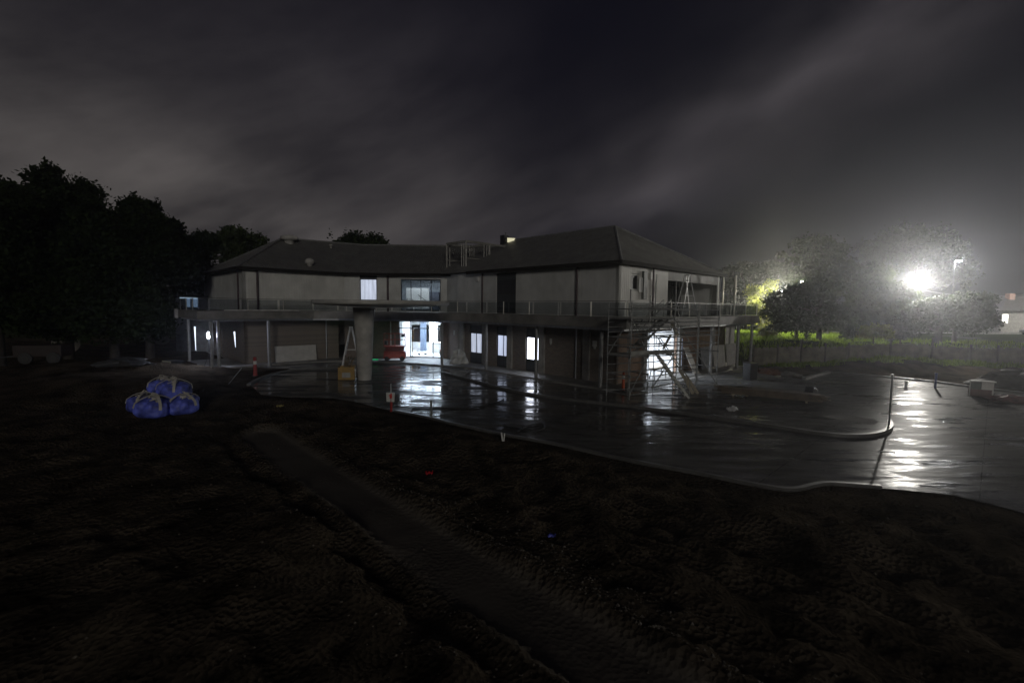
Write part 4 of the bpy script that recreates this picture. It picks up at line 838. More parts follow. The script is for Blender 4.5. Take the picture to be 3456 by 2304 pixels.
# green safety light strip on the floor beside the lift
p = Vector((-11.45, 38.75, ZG)); gs = local(thing('safety_light', 'small green glowing safety light on the floor left of the red lift', 'safety light', p, radians(5)))
m_ = MB(); m_.box((0, 0, .06), (.5, .08, .06)); m_.build('glow_strip', M_green, gs); m_ = MB(); m_.box((0, 0, .015), (.56, .14, .03)); m_.build('base', M_dark, gs)
light('safety_light_lamp', 'AREA', (0, -.2, .5), 2.5, gs, (.05, 1, .35), .5, .2, rot=(radians(150), 0, 0))

# items inside the hall
p = Vector((-6.2, 45.3, ZG)); co_ = local(thing('reception_counter', 'long white counter inside the bright entrance hall', 'counter', p, 0))
m_ = MB(); m_.box((0, 0, .5), (3.2, .7, 1.0)); m_.build('body', M_board, co_); m_ = MB(); m_.box((0, 0, 1.03), (3.3, .8, .06)); m_.build('worktop', M_white, co_)
p = Vector((-8.35, 43.3, ZG)); tr_ = local(thing('hand_trolley', 'low white trolley on the lit floor in front of the counter', 'trolley', p, .4))
m_ = MB(); m_.box((0, 0, .2), (.8, .5, .05)); m_.bar((-.4, -.2, .2), (-.55, -.2, .95), .03); m_.bar((-.4, .2, .2), (-.55, .2, .95), .03); m_.bar((-.55, -.2, .95), (-.55, .2, .95), .03); m_.build('frame', M_alu, tr_)
for x_ in (-.3, .3):
    for y_ in (-.2, .2): m_ = MB(); m_.tube([(x_, y_-.03, .08), (x_, y_+.03, .08)], .08, 12); m_.build('wheel', M_rubber, tr_)
p = Vector((-9.0, 41.9, ZG)); pl = local(thing('prop_pole', 'thin yellow prop pole standing in the entrance', 'pole', p, 0))
m_ = MB(); m_.tube([(0, 0, 0), (.12, 0, 2.5)], .03, 8); m_.build('pole', M_yellow, pl); m_ = MB(); m_.tube([(0, 0, 0), (0, 0, .04)], .22, 16); m_.build('foot', M_dark, pl)
p = Vector((-6.1, 41.6, ZG)); bx_ = local(thing('tool_crate', 'white and red tool crate at the right side of the entrance', 'crate', p, 0))
m_ = MB(); m_.box((0, 0, .35), (.7, .45, .5)); m_.build('body', M_whitep, bx_, bevel=.02); m_ = MB(); m_.box((0, -.235, .14), (.5, .02, .12)); m_.box((0, 0, .63), (.72, .47, .06)); m_.build('lid', M_redm, bx_)

# boards etc. leaning against the walls
s_ = seg_s(C1, Q1, 992); 
def leaning(label, p, w, h, rz, tilt, m, cat='board', name='leaning_board', th=.03, mats=None):
    o = local(thing(name, label, cat, p, rz)); m_ = MB(); m_.box((0, sin(tilt)*h/2, cos(tilt)*h/2), (w, th, h), 0, 0, -tilt); m_.build('sheet', m, o, bevel=.004)
    m_ = MB(); m_.box((-w*.3, .02, .02), (.12, .3, .04)); m_.box((w*.3, .02, .02), (.12, .3, .04)); m_.build('packer', M_wood, o); return o
leaning('long pale sheet leaning low on the brick wall of the left wing', P(23.55, s_-13.9, ZG), 3.2, 1.25, AZV, .15, M_board)
def bpx(px, a):      # b at which picture column px is met on the line a = const
    k = ray(px, 1130).x/ray(px, 1130).y; return ((BX+a*UX)-k*(BY+a*UY))/(k*VY-VX)
def wb(pa, pb, a): return (bpx(pa, a)+bpx(pb, a))/2, bpx(pb, a)-bpx(pa, a)
b_, w_ = wb(2416, 2454, -.7); leaning('pale sheet leaning on the end wall left of the other one', P(-.7, b_, ZG), w_, 1.75, AZV, .12, M_board)
b_, w_ = wb(2457, 2492, -.7); leaning('pale sheet leaning on the end wall nearest the far corner post', P(-.7, b_, ZG), w_, 1.75, AZV, .12, M_board)
b_, w_ = wb(2345, 2366, -1.1); leaning('narrow white board leaning steeply near the open room', P(-1.1, b_, ZG), w_, 2.0, AZV+.1, .42, M_board)
b_, w_ = wb(2374, 2408, -.5); leaning('grey panel propped beside the dark narrow opening of the end wall', P(-.5, b_, ZG), w_, 1.7, AZV, .1, mat('grey_panel', (.24, .25, .26), .5))
# plastic sheet heap by the entrance
def heap(name, label, cat, p, rx, ry, h, m, seed, amp=.35, nseg=26, kind=None):
    rs = random.Random(seed); o = local(thing(name, label, cat, p)); vs = []; rings = 9
    for i in range(rings+1):
        f = i/rings; r = cos(f*pi/2)**.75
        for j in range(nseg):
            a = 2*pi*j/nseg; n_ = 1+amp*mnoise.noise(Vector((cos(a)*1.6, sin(a)*1.6, f*2+seed*3.1)))*1.6
            vs.append((rx*r*cos(a)*n_, ry*r*sin(a)*n_, h*sin(f*pi/2)*(1+.25*mnoise.noise(Vector((cos(a)*2, sin(a)*2+seed, f*3))))-.03))
    m_ = MB(); m_.add(vs, [(i*nseg+j, i*nseg+(j+1) % nseg, (i+1)*nseg+(j+1) % nseg, (i+1)*nseg+j) for i in range(rings) for j in range(nseg)], 0, False)
    m_.build('heap', m, o); return o
v_ = gz(1550, 1226, ZG); heap('plastic_sheet', 'crumpled pale plastic sheet heaped against the wall right of the entrance', 'plastic sheet', (v_.x, v_.y, ZG), .6, .45, 1.1, mat('pale_plastic', (.42, .42, .40), .35), 5, .7)

tt = local(thing('trestle_bench', 'low trestle bench with a plank on the floor of the open lit room', 'bench', P(-.5, 4.15, ZG), AZV))
MB().box((0, 0, .72), (1.9, .35, .06)).build('plank', M_wood, tt)
for x_ in (-.7, .7):
    for y_ in (-.12, .12): MB().bar((x_-.12, y_*1.6, 0), (x_, y_, .69), .05).build('leg', M_scaf, tt)
# little papers on the wall
def wall_note(px, py, name, label, w, h, ref, m=M_whitep):
    r = ray(px, py); 
    if ref == 'b': k = -((0-BX)*0); 
    o_ = Vector((0, 0, CH)); t_ = ((BX*VX+BY*VY) - .06 + 0)/(r.x*VX+r.y*VY); v = o_+r*t_
    t2 = local(thing(name, label, 'notice', (v.x, v.y, v.z), AZU)); m_ = MB(); m_.box((0, 0, 0), (w, .02, h)); m_.build('sheet', m, t2); m_ = MB(); m_.box((0, 0.0, -h*.62), (w*.45, .03, h*.5)); m_.build('tag', m, t2); return t2
wall_note(1533, 1121, 'wall_notice', 'small pale paper on the brick wall right of the entrance', .18, .3, 'b')
wall_note(1859, 1150, 'wall_notice', 'small pale paper on the brick wall right of the brightest window', .2, .3, 'b')
wall_note(2007, 1160, 'wall_notice', 'larger white paper on the brick wall near the building corner', .32, .36, 'b')

# ------------------------------------------------------------------ yard things
p = gz(1180, 1278); yb = local(thing('yellow_crate', 'open yellow crate of offcuts beside the thick tapered column', 'crate', (p.x-.15, p.y, 0), radians(12)))
m_ = MB(); 
for a_, b_, c_ in (((0, -.42, .4), (1.0, .04, .8), 0), ((0, .42, .4), (1.0, .04, .8), 0), ((-.48, 0, .4), (.04, .8, .8), 0), ((.48, 0, .4), (.04, .8, .8), 0), ((0, 0, .06), (.92, .8, .04), 0)): m_.box(a_, b_)
m_.build('body', M_yellow, yb)
m_ = MB(); m_.box((0, -.45, .3), (.5, .02, .32)); m_.build('side_plate', mat('grey_label', (.28, .28, .27), .5), yb)
m_ = MB()
for k in range(9): m_.bar((random.uniform(-.4, .4), random.uniform(-.3, .3), .1), (random.uniform(-.5, .5), random.uniform(-.35, .35), random.uniform(1.0, 1.9)), .05, .05)
m_.build('offcuts', mat('dark_wood', (.12, .09, .05), .7), yb)

def bollard(label, p, h, m2=M_orange, r=.07, cone=True):
    t_ = local(thing('traffic_bollard', label, 'bollard', p)); m_ = MB(); m_.lathe((0, 0, .05), [(r*1.5, 0), (r*1.25, .1), (r, h*.55), (r*.9, h-.05)], 14); m_.build('body', m2, t_)
    m_ = MB(); m_.tube([(0, 0, h*.62), (0, 0, h*.80)], r*1.12, 14); m_.build('reflective_band', M_whitep, t_)
    m_ = MB(); m_.lathe((0, 0, 0), [(.22, 0), (.2, .05)], 8); m_.build('base', M_rubber, t_); return t_
p = gz(862, 1270); bollard('dull red bollard with a white band beside a left wing column', (p.x, p.y, H(p.x, p.y)), 1.25, M_redm, .1)
p = gz(2103, 1318, .1); bollard('tall orange bollard in front of the brick corner behind the scaffold', (p.x, p.y, .1), 1.05)
# sign on an orange post with a hand marking
p = gz(1320, 1386); z_ = H(p.x, p.y); sg = local(thing('warning_sign', 'white panel sign with a red hand on a red post at the mud edge', 'sign', (p.x, p.y, min(z_, 0)), radians(-8)))
m_ = MB(); m_.tube([(0, 0, -.1), (.02, 0, .75)], .055, 10); m_.build('post', M_redm, sg)
m_ = MB(); m_.tube([(0, 0, .75), (0, 0, 1.25)], .018, 8); m_.build('rod', M_whitep, sg)
m_ = MB(); m_.add([(-.19, -.05, .45), (.17, -.05, .45), (.19, -.05, .87), (-.21, -.05, .86), (-.19, -.03, .45), (.17, -.03, .45), (.19, -.03, .87), (-.21, -.03, .86)], [(0, 1, 2, 3), (7, 6, 5, 4), (0, 4, 5, 1), (1, 5, 6, 2), (2, 6, 7, 3), (3, 7, 4, 0)]); pn = m_.build('panel', M_whitep, sg)
m_ = MB()
hand = [(-.05, .60), (.06, .60), (.075, .68), (.06, .80), (.03, .86), (.0, .80), (-.02, .78), (-.09, .74), (-.08, .71), (-.04, .71)]
vs_ = [(x_, -.054, z_) for x_, z_ in hand]; m_.add(vs_, [tuple(range(len(hand)))]); m_.build('red_hand_mark', mat('sign_red', (.62, .035, .02), .5), pn)
# star pickets / stakes
def stake(label, p, h, r=.02, m=M_scaf, name='steel_stake', lean=(0, 0)):
    t_ = local(thing(name, label, 'stake', p)); m_ = MB(); m_.tube([(0, 0, -.1), (lean[0], lean[1], h)], r, 8); m_.build('post', m, t_)
    m_ = MB(); m_.tube([(lean[0], lean[1], h), (lean[0], lean[1], h+.04)], r*1.4, 8); m_.build('cap', m, t_); return t_
p = gz(1455, 1408); stake('short dark stake at the kerb below the reflections', (p.x, p.y, 0), .7, .05)
p = gz(3000, 1436, .12); stake('tall thin dark pole at the rounded kerb end of the path', (p.x, p.y, .1), 2.05, .032, name='marker_pole')
p = gz(1697, 1492); z_ = H(p.x, p.y); t_ = local(thing('survey_peg', 'small split white peg standing in the mud by the yard edge', 'peg', (p.x, p.y, z_)))
m_ = MB(); m_.bar((0, 0, -.05), (-.05, 0, .3), .05, .02); m_.bar((.03, 0, -.05), (.06, 0, .28), .04, .02); m_.build('peg', M_whitep, t_)
p = gz(790, 1300); z_ = H(p.x, p.y); t_ = local(thing('steel_rod', 'thin pale rod leaning out of the mud left of the curved kerb', 'rod', (p.x-.4, p.y, z_))); MB().tube([(0, 0, -.1), (.7, .3, .9)], .02, 6).build('rod', M_galv, t_)
# white cloth on the paving
def scrap(name, label, cat, px, py, m, sx, sy, z=None, rz=0., seed=0):
    p = gz(px, py); ins_ = height(np.array([p.x]), np.array([p.y])); z_ = (0 if ins_[2][0] else float(ins_[0][0])) if z is None else z
    t_ = local(thing(name, label, cat, (p.x, p.y, z_+.01), rz)); n = 6; vs = []
    for i in range(n+1):
        for j in range(n+1): vs.append((sx*(i/n-.5), sy*(j/n-.5)*(1-.3*abs(i/n-.5)), .03+.09*mnoise.noise(Vector((i*.7+seed*9, j*.7, seed)))+.04*((i+j) % 2)))
    fs = [(i*(n+1)+j, (i+1)*(n+1)+j, (i+1)*(n+1)+j+1, i*(n+1)+j+1) for i in range(n) for j in range(n)]
    m_ = MB(); m_.add(vs, fs, 0, True); o_ = m_.build('sheet', m, t_); so = o_.modifiers.new('s', 'SOLIDIFY'); so.thickness = .01; return t_
scrap('white_bag', 'crumpled white bag lying on the wet path beyond the scaffold', 'bag', 2470, 1396, mat('bright_white_plastic', (.85, .85, .85), .3), .34, .46, .18, .3, 1).rotation_euler = (radians(-35), radians(35), .3)
scrap('red_rag', 'small red scrap lying on the dark mud', 'rag', 1448, 1586, mat('red_rag', (.6, .02, .03), .5), .2, .07, None, .2, 2)
scrap('blue_wrapper', 'blue and white wrapper lying on the mud near the camera', 'wrapper', 1862, 1826, mat('blue_wrapper', (.12, .14, .6), .35), .16, .06, None, .1, 3)
scrap('yellow_scrap', 'small yellowish scrap lying in the mud left of the sign', 'scrap', 945, 1375, mat('yellow_scrap', (.5, .42, .15), .5), .3, .12, None, .5, 4)
# hoses on the paving
def hose(label, pts, r=.03):
    P_ = [gz(x_, y_) for x_, y_ in pts]; out = []
    for i in range(len(P_)-1):
        p0, p1, p2, p3 = P_[max(i-1, 0)], P_[i], P_[i+1], P_[min(i+2, len(P_)-1)]
        for k in range(8):
            s = k/8; out.append(.5*((2*p1)+(-p0+p2)*s+(2*p0-5*p1+4*p2-p3)*s*s+(-p0+3*p1-3*p2+p3)*s**3)+Vector((0, 0, r+.005)))
    out.append(P_[-1]+Vector((0, 0, r+.005))); return tag(MB().tube(out, r, 8).build('hose', M_rubber), label, 'hose', 'hoses lying on the wet yard')
hose('dark hose looping behind the short stake', [(1385, 1395), (1395, 1380), (1420, 1376), (1470, 1377), (1540, 1380), (1600, 1378), (1670, 1362), (1700, 1350)])
hose('dark hose curling below the brightest window reflection', [(1700, 1440), (1760, 1452), (1810, 1455), (1838, 1445), (1830, 1432), (1780, 1440), (1745, 1460)])
hose('dark hose coiled at the foot of the scaffold', [(2180, 1355), (2210, 1368), (2250, 1362), (2240, 1350), (2200, 1352), (2230, 1375), (2300, 1385)])
# stacks of planks, pallet and steel on the path
def plank_stack(label, p, rz, L, w, rows, m, name='plank_stack', zb=.1):
    t_ = local(thing(name, label, 'plank stack', p, rz)); bb = MB()
    for x_ in (-L*.32, L*.32): bb.box((x_, 0, .05), (.1, w, .1))
    bb.build('bearer', M_wood, t_); rs = random.Random(L)
    for k in range(rows):
        m_ = MB(); 
        for j in range(max(1, int(w/.24))): m_.box((rs.uniform(-.15, .15), -w/2+.12+j*.24, .12+k*.05), (L*rs.uniform(.85, 1), .21, .04), rs.uniform(-.01, .01))
        m_.build('board_layer', m, t_)
    return t_
plank_stack('long dark plank stack on the path, the nearer and lower one', (13.4, 24.0, .1), radians(-32), 5.2, .75, 7, mat('wet_timber', (.13, .10, .07), .5, var=.4))
plank_stack('short pale timber stack on the near end of the dark one', (12.35, 24.9, .1), radians(-32), 1.1, .7, 7, mat('yellow_timber', (.24, .20, .12), .6))
plank_stack('flat plank stack behind the long dark one', (14.6, 25.8, .1), radians(-30), 3.6, .5, 2, mat('wet_timber2', (.07, .055, .04), .5))
p = gz(2735, 1345, .1); t_ = local(thing('steel_bin', 'small dark tipped bin at the far end of the plank stack', 'bin', (p.x, p.y, .1), .6)); m_ = MB(); m_.box((0, 0, .3), (.55, .4, .55), 0, 0, 0, .35); m_.build('body', M_black, t_, bevel=.02); m_ = MB(); m_.tube([(.2, -.2, .5), (.45, 0, .62), (.2, .2, .5)], .02, 6); m_.build('handle', M_galv, t_)
p = P(-2.9, 17.2, 0); t_ = local(thing('waste_bin', 'dark waste bin under the far right end of the balcony', 'bin', (gz(2530, 1285).x, gz(2530, 1285).y, .0), .5)); m_ = MB(); m_.box((0, 0, .6), (.75, .6, 1.1)); m_.build('body', M_black, t_, bevel=.05); m_ = MB(); m_.box((0, 0, 1.19), (.8, .66, .08), 0, 0, .1); m_.build('lid', M_black, t_, bevel=.03)
for i, (px, py, rx, h, m, lb_) in enumerate(((2590, 1262, .9, .45, M_rust, 'low heap of rusty scrap right of the dark bin'), (2660, 1268, .7, .3, mat('rubble', (.09, .085, .075), .8, var=.4), 'low heap of grey rubble behind the plank stacks'), (3400, 1352, 1.1, .32, mat('reddish_rubble', (.14, .06, .055), .7, var=.5), 'reddish rubble heap right of the white frame'), (3440, 1300, 2.2, .9, mat('dark_earth', (.04, .035, .028), .8, var=.4), 'dark earth mound at the right edge behind the rubble'))):
    p = gz(px, py); heap('rubble_heap', lb_, 'heap', (p.x, p.y, 0), rx, rx*.7, h, m, i+11, .6)
for i, (px, py, w) in enumerate(((2612, 1262, 1.3), (2625, 1275, .6))):
    p = gz(px, py); t_ = local(thing('loose_board', ('longer pale board lying among the scrap', 'shorter pale board lying in front of the scrap')[i], 'board', (p.x, p.y, .05), .3+i*.5)); m_ = MB(); m_.box((0, 0, .08), (w, .22, .05)); m_.build('board', mat('pale_timber', (.26, .24, .17), .6), t_)
# white frame with a panel at the right
p = gz(3312, 1338); t_ = local(thing('white_stand', 'white square frame with a white panel standing at the right side of the yard', 'frame', (p.x, p.y, 0), radians(-28)))
m_ = MB(); m_.box((.62, 0, .5), (.07, .07, 1.0)); m_.box((-.7, 0, .5), (.05, .07, 1.0)); m_.box((0, 0, 1.02), (1.42, .5, .05)); m_.build('frame', M_whitep, t_)
m_ = MB(); m_.box((.28, .02, .72), (.6, .04, .5)); m_.build('white_panel', M_whitep, t_); m_ = MB(); m_.box((-.35, .03, .7), (.6, .04, .5)); m_.build('grey_panel', mat('grey_panel2', (.12, .14, .12), .5), t_)
m_ = MB(); m_.box((-.05, .2, .24), (1.2, .5, .45)); m_.build('packs', mat('reddish_pack', (.16, .10, .09), .6), t_)
t_.scale = (.72, .72, .85)
p = gz(3156, 1310); stake('blue topped post at the far edge of the wet yard', (p.x, p.y, 0), .9, .06, mat('blue_post', (.05, .07, .22), .5), 'short_post')
p = gz(3058, 1306); stake('short white peg at the far edge of the wet yard', (p.x, p.y, 0), .35, .08, M_whitep, 'short_post')

# ------------------------------------------------------------------ bulk bags
def make_bag():
    t_ = local(thing('bulk_bag', 'x', 'bag', (0, 0, 0), 0, 'blue bulk bags piled on the mud'))
    ns, nr = 64, 32; vs = []
    for i in range(nr+1):
        f = i/nr; ph = -pi/2 + f*pi; c_, s_ = cos(ph), sin(ph)
        for j in range(ns):
            a = 2*pi*j/ns; sq = (abs(cos(a))**3+abs(sin(a))**3)**(-1/3)
            r = .60*abs(c_)**.5*sq*(1+.16*mnoise.noise(Vector((cos(a)*2.2, sin(a)*2.2, f*3)))+.05*mnoise.noise(Vector((cos(a)*7, sin(a)*7, f*8)))+.025*sin(a*11+f*6)*f)
            z = .36+.36*math.copysign(abs(s_)**.75, s_)
            if f > .8: r *= 1-.25*(f-.8)/.2*abs(sin(a*7)); z += .03*sin(a*9)*(f-.8)/.2
            vs.append((r*cos(a), r*sin(a), z))
    m_ = MB(); m_.add(vs, [(i*ns+j, i*ns+(j+1) % ns, (i+1)*ns+(j+1) % ns, (i+1)*ns+j) for i in range(nr) for j in range(ns)], 0, True); bd = m_.build('sack', M_bluebag, t_)
    m_ = MB(); m_.lathe((0, 0, .68), [(.20, 0), (.10, .07), (.13, .14), (.22, .2)], 16); m_.build('tied_neck', M_strap, t_)
    for sx, sy in ((-1, -1), (1, -1), (1, 1), (-1, 1)):
        c_ = Vector((sx*.46, sy*.46, .4)); st = MB()
        pts = [(sx*.50, sy*.50, .42), (sx*.47, sy*.47, .62), (sx*.36, sy*.34, .76), (sx*.22, sy*.18, .86), (sx*.1, sy*.02, .93), (sx*.0, -sy*.1, .84)]
        for a_, b_ in zip(pts, pts[1:]): st.bar(a_, b_, .10, .02)
        st.build('strap', M_strap, t_)
    m_ = MB(); m_.tube([(-.16, -.1, .8), (-.1, 0, 1.0), (.05, .05, .95), (.12, -.05, .78)], .025, 6); m_.tube([(.2, -.1, .78), (.15, -.3, .80), (.0, -.35, .74)], .02, 6); m_.build('drawstring', M_strap, t_)
    m_ = MB(); m_.box((.28, -.3, .73), (.15, .15, .015), .6, 0, .35, .1); m_.build('label_tag', M_strap, t_)
    return t_
bag0 = make_bag()
bags = [(-14.8, 19.0, 0, .15, 1.0, 'front middle blue bulk bag at the bottom of the pile'), (-14.1, 19.8, 0, .5, .98, 'blue bulk bag at the right end of the pile bottom'),
        (-15.75, 19.7, 0, -.5, .95, 'blue bulk bag at the left end of the pile bottom'), (-14.9, 20.75, .1, .8, .9, 'blue bulk bag hidden at the back of the pile bottom'),
        (-14.6, 19.95, .66, -.2, .92, 'right blue bulk bag of the two on top of the pile'), (-15.4, 20.4, .66, .3, .85, 'left blue bulk bag of the two on top of the pile')]
for i, (x_, y_, z_, r_, s_, lb_) in enumerate(bags):
    o = bag0 if i == 0 else copy_tree(bag0); o.location = (x_, y_, H(x_, y_)-.03+z_); o.rotation_euler = (.12*sin(i*2.3), .1*cos(i*1.7), r_); o.scale = (s_, s_, s_*(.97 if i % 2 else 1)); o['label'] = lb_
# plastic sheeting and debris behind the bags
p = gz(425, 1262); heap('earth_heap', 'low earth heap topped with wet sheeting behind the blue bags', 'heap', (p.x, p.y, H(p.x, p.y)-.1), 1.6, 1.0, .45, mat('wet_sheet', (.05, .05, .05), .3), 31, .5)
# left background: stacked boards with pale ends, cable drums, mixer trailer
p = gz(585, 1228); t_ = local(thing('pallet', 'pallet of boards with pale lit ends on the mud left of the building', 'pallet', (p.x, p.y, H(p.x, p.y)), radians(-30))); m_ = MB(); m_.box((0, 0, .12), (1.6, 1.0, .1)); m_.box((0, 0, .3), (1.5, .9, .12)); m_.build('boards', M_black, t_)
m_ = MB()
for k in range(7): m_.box((-.6+.2*k, -.462, .32), (.12, .02, .1))
m_.build('board_ends', mat('pale_ends', (.6, .58, .45), .5), t_)
def drum(label, px, py, r, Y=None):
    p = gz(px, py); z_ = H(p.x, p.y); t_ = local(thing('cable_drum', label, 'cable drum', (p.x, p.y, z_), math.atan2(p.y, p.x)-pi/2, 'cable drums standing at the tree line'))
    for s_ in (-1, 1): m_ = MB(); m_.tube([(0, s_*.3-.02, r), (0, s_*.3+.02, r)], r, 28); m_.build('flange', mat('drum_wood', (.17, .15, .12), .7), t_)
    m_ = MB(); m_.tube([(0, -.28, r), (0, .28, r)], r*.55, 20); m_.build('core', M_rubber, t_)
drum('larger pale cable drum at the tree line far left', 225, 1196, .95); drum('smaller pale cable drum at the tree line nearer the building', 547, 1168, .8)
p = gz(150, 1250); z_ = H(p.x, p.y); t_ = local(thing('site_trailer', 'dull orange trailer with two wheels in the dark at far left', 'trailer', (p.x, p.y, z_), .3))
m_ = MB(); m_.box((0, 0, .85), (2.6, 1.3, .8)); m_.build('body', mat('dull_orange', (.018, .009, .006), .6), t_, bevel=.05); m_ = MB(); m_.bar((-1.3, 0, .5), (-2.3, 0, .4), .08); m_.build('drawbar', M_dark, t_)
for x_ in (-.6, .9): m_ = MB(); m_.tube([(x_, -.75, .38), (x_, -.6, .38)], .38, 18); w_ = m_.build('wheel', M_rubber, t_); m_ = MB(); m_.tube([(x_, -.77, .38), (x_, -.745, .38)], .2, 14); m_.build('hub', mat('dull_hub', (.03, .029, .027), .6), w_)

# neighbouring hut with a lit window, seen over the left end of the balcony
hb = gy(640, 1040, 43.5); hut = thing('site_hut', 'small two storey hut with a bluish lit window beyond the left end of the building', 'hut', (hb.x, 45, 0))
a0, a1 = gy(600, 1030, 43.5), gy(676, 1030, 43.5)
m_ = MB(); m_.box(((a0.x+a1.x)/2+.2, 45.5, 2.7), (a1.x-a0.x+1.0, 4, 5.0)); m_.build('wall', mat('hut_wall', (.16, .17, .17), .6), hut)
m_ = MB(); m_.box(((a0.x+a1.x)/2+.2, 45.5, 5.3), (a1.x-a0.x+1.3, 4.3, .16)); m_.build('roof', M_dark, hut)
w0, w1 = gy(628, 1036, 43.4), gy(664, 1008, 43.4); m_ = MB(); m_.box(((w0.x+w1.x)/2, 43.47, (w0.z+w1.z)/2), (w1.x-w0.x, .04, w1.z-w0.z)); wi = m_.build('window', M_bluew, hut)
m_ = MB(); m_.box(((w0.x+w1.x)/2-.05, 43.43, (w0.z+w1.z)/2), (.12, .05, w1.z-w0.z)); m_.build('window_frame', M_dark, wi)
m_ = MB(); m_.box(((w0.x+w1.x)/2-.25, 43.4, w1.z+.06), (w1.x-w0.x+.6, .06, .09)); m_.build('glow_lintel', mat('glow_lintel_strip', (.5, .6, .7), .5, emis=(.6, .8, 1), estr=.6), wi)  # the lintel is no lamp, its lit look is put in as emission

# ------------------------------------------------------------------ fence and planting on the right
fp = [gz(2540, 1236), gz(2700, 1233), gz(2860, 1231), gz(3000, 1232), gz(3140, 1234), gz(3270, 1235), gz(3456, 1240), Vector((56, 37, 0)), Vector((66, 34, 0))]
fp = [Vector((p.x, p.y, H(p.x, p.y))) for p in fp]
fen = thing('site_fence', 'long low fence of dull panels between dark posts along the far side of the yard', 'fence', fp[0])
hts = []
pn = MB(); L_ = 0; posts = []
for a_, b_ in zip(fp, fp[1:]):
    n_ = max(1, round((b_-a_).length/2.6))
    for k in range(n_): posts.append(a_.lerp(b_, k/n_))
posts.append(fp[-1])
for i, (a_, b_) in enumerate(zip(posts, posts[1:])):
    h_ = 1.62+.06*sin(i*1.7); za = .12+.05*sin(i*2.9)
    pn = MB(); a2, b2 = a_.lerp(b_, .02), a_.lerp(b_, .98)
    n_ = 16
    for j in range(n_):
        s0, s1 = a2.lerp(b2, j/n_), a2.lerp(b2, (j+.93)/n_); hj = h_ - .10*((i*7+j*3) % 5 == 0) - .03*((j*5+i) % 3)
        zc = (s0.z+s1.z)/2
        pn.bar((s0.x, s0.y, zc+za+(hj-za)/2), (s1.x, s1.y, zc+za+(hj-za)/2), .03, hj-za)
    pn.build('panel', mat('weathered_fence', (.13, .12, .09), .75, var=.4, scale=1.6), fen)
for i, p in enumerate(posts):
    h_ = 2.25 if i % 4 == 2 else 1.85; m_ = MB(); m_.box((p.x, p.y-.05, p.z+h_/2), (.11, .11, h_)); m_.build('post', mat('fence_post', (.07, .065, .05), .8), fen)

def blades(n, region, hmin, hmax, w, seed, dens=None):
    rs = np.random.RandomState(seed); x0, x1, y0, y1 = region; X = rs.uniform(x0, x1, n); Y = rs.uniform(y0, y1, n)
    cl_ = vnoise(X, Y, .55, seed+5)+vnoise(X, Y, 1.7, seed+6)*.6; keep = cl_ > -.12
    if dens is not None: keep &= dens(X, Y)
    X, Y, cl_ = X[keep], Y[keep], cl_[keep]; n = len(X); Z = height(X, Y)[0]
    a = rs.uniform(0, 2*pi, n); h = (hmin+(hmax-hmin)*rs.rand(n))*(.6+cl_.clip(0, 1)); lx = rs.normal(0, .25, n)*h; ly = rs.normal(0, .25, n)*h
    dx, dy = np.cos(a)*w/2, np.sin(a)*w/2
    v0 = np.stack([X-dx, Y-dy, Z-.02], -1); v1 = np.stack([X+dx, Y+dy, Z-.02], -1); v2 = np.stack([X+dx*.6+lx*.5, Y+dy*.6+ly*.5, Z+h*.6], -1); v3 = np.stack([X+lx, Y+ly, Z+h], -1)
    vs = np.stack([v0, v1, v2, v3], 1).reshape(-1, 3); return vs, np.arange(4*n).reshape(-1, 4)
def stuff(name, label, regs):
    V, Q = [], []; o_ = 0
    for r in regs: v_, q_ = blades(*r); V.append(v_); Q.append(q_+o_); o_ += len(v_)
    me = np_mesh(name, np.concatenate(V), np.concatenate(Q), [M_grass], False); o = bpy.data.objects.new(name, me); COL.objects.link(o); return tag(o, label, 'grass', kind='stuff')
nb = lambda X, Y: ~((X > 43) & (Y > 48.5)) & ~((X > 50) & (Y > 56) & (Y < 70.5))
stuff('grass', 'rough grass and weeds growing on both sides of the far fence', [
    (26000, (21, 62, 35.5, 40.6), .15, .55, .07, 1, lambda X, Y: (Y > 36+(X-24)*.12) & ~poly_info(PAVE, X, Y)[0]), (30000, (17, 70, 41.2, 56), .2, .6, .09, 2, nb), (30000, (22, 52, 54, 70), .25, .6, .11, 3, nb), (5000, (50, 110, 66.2, 78), .2, .5, .15, 4, nb)])

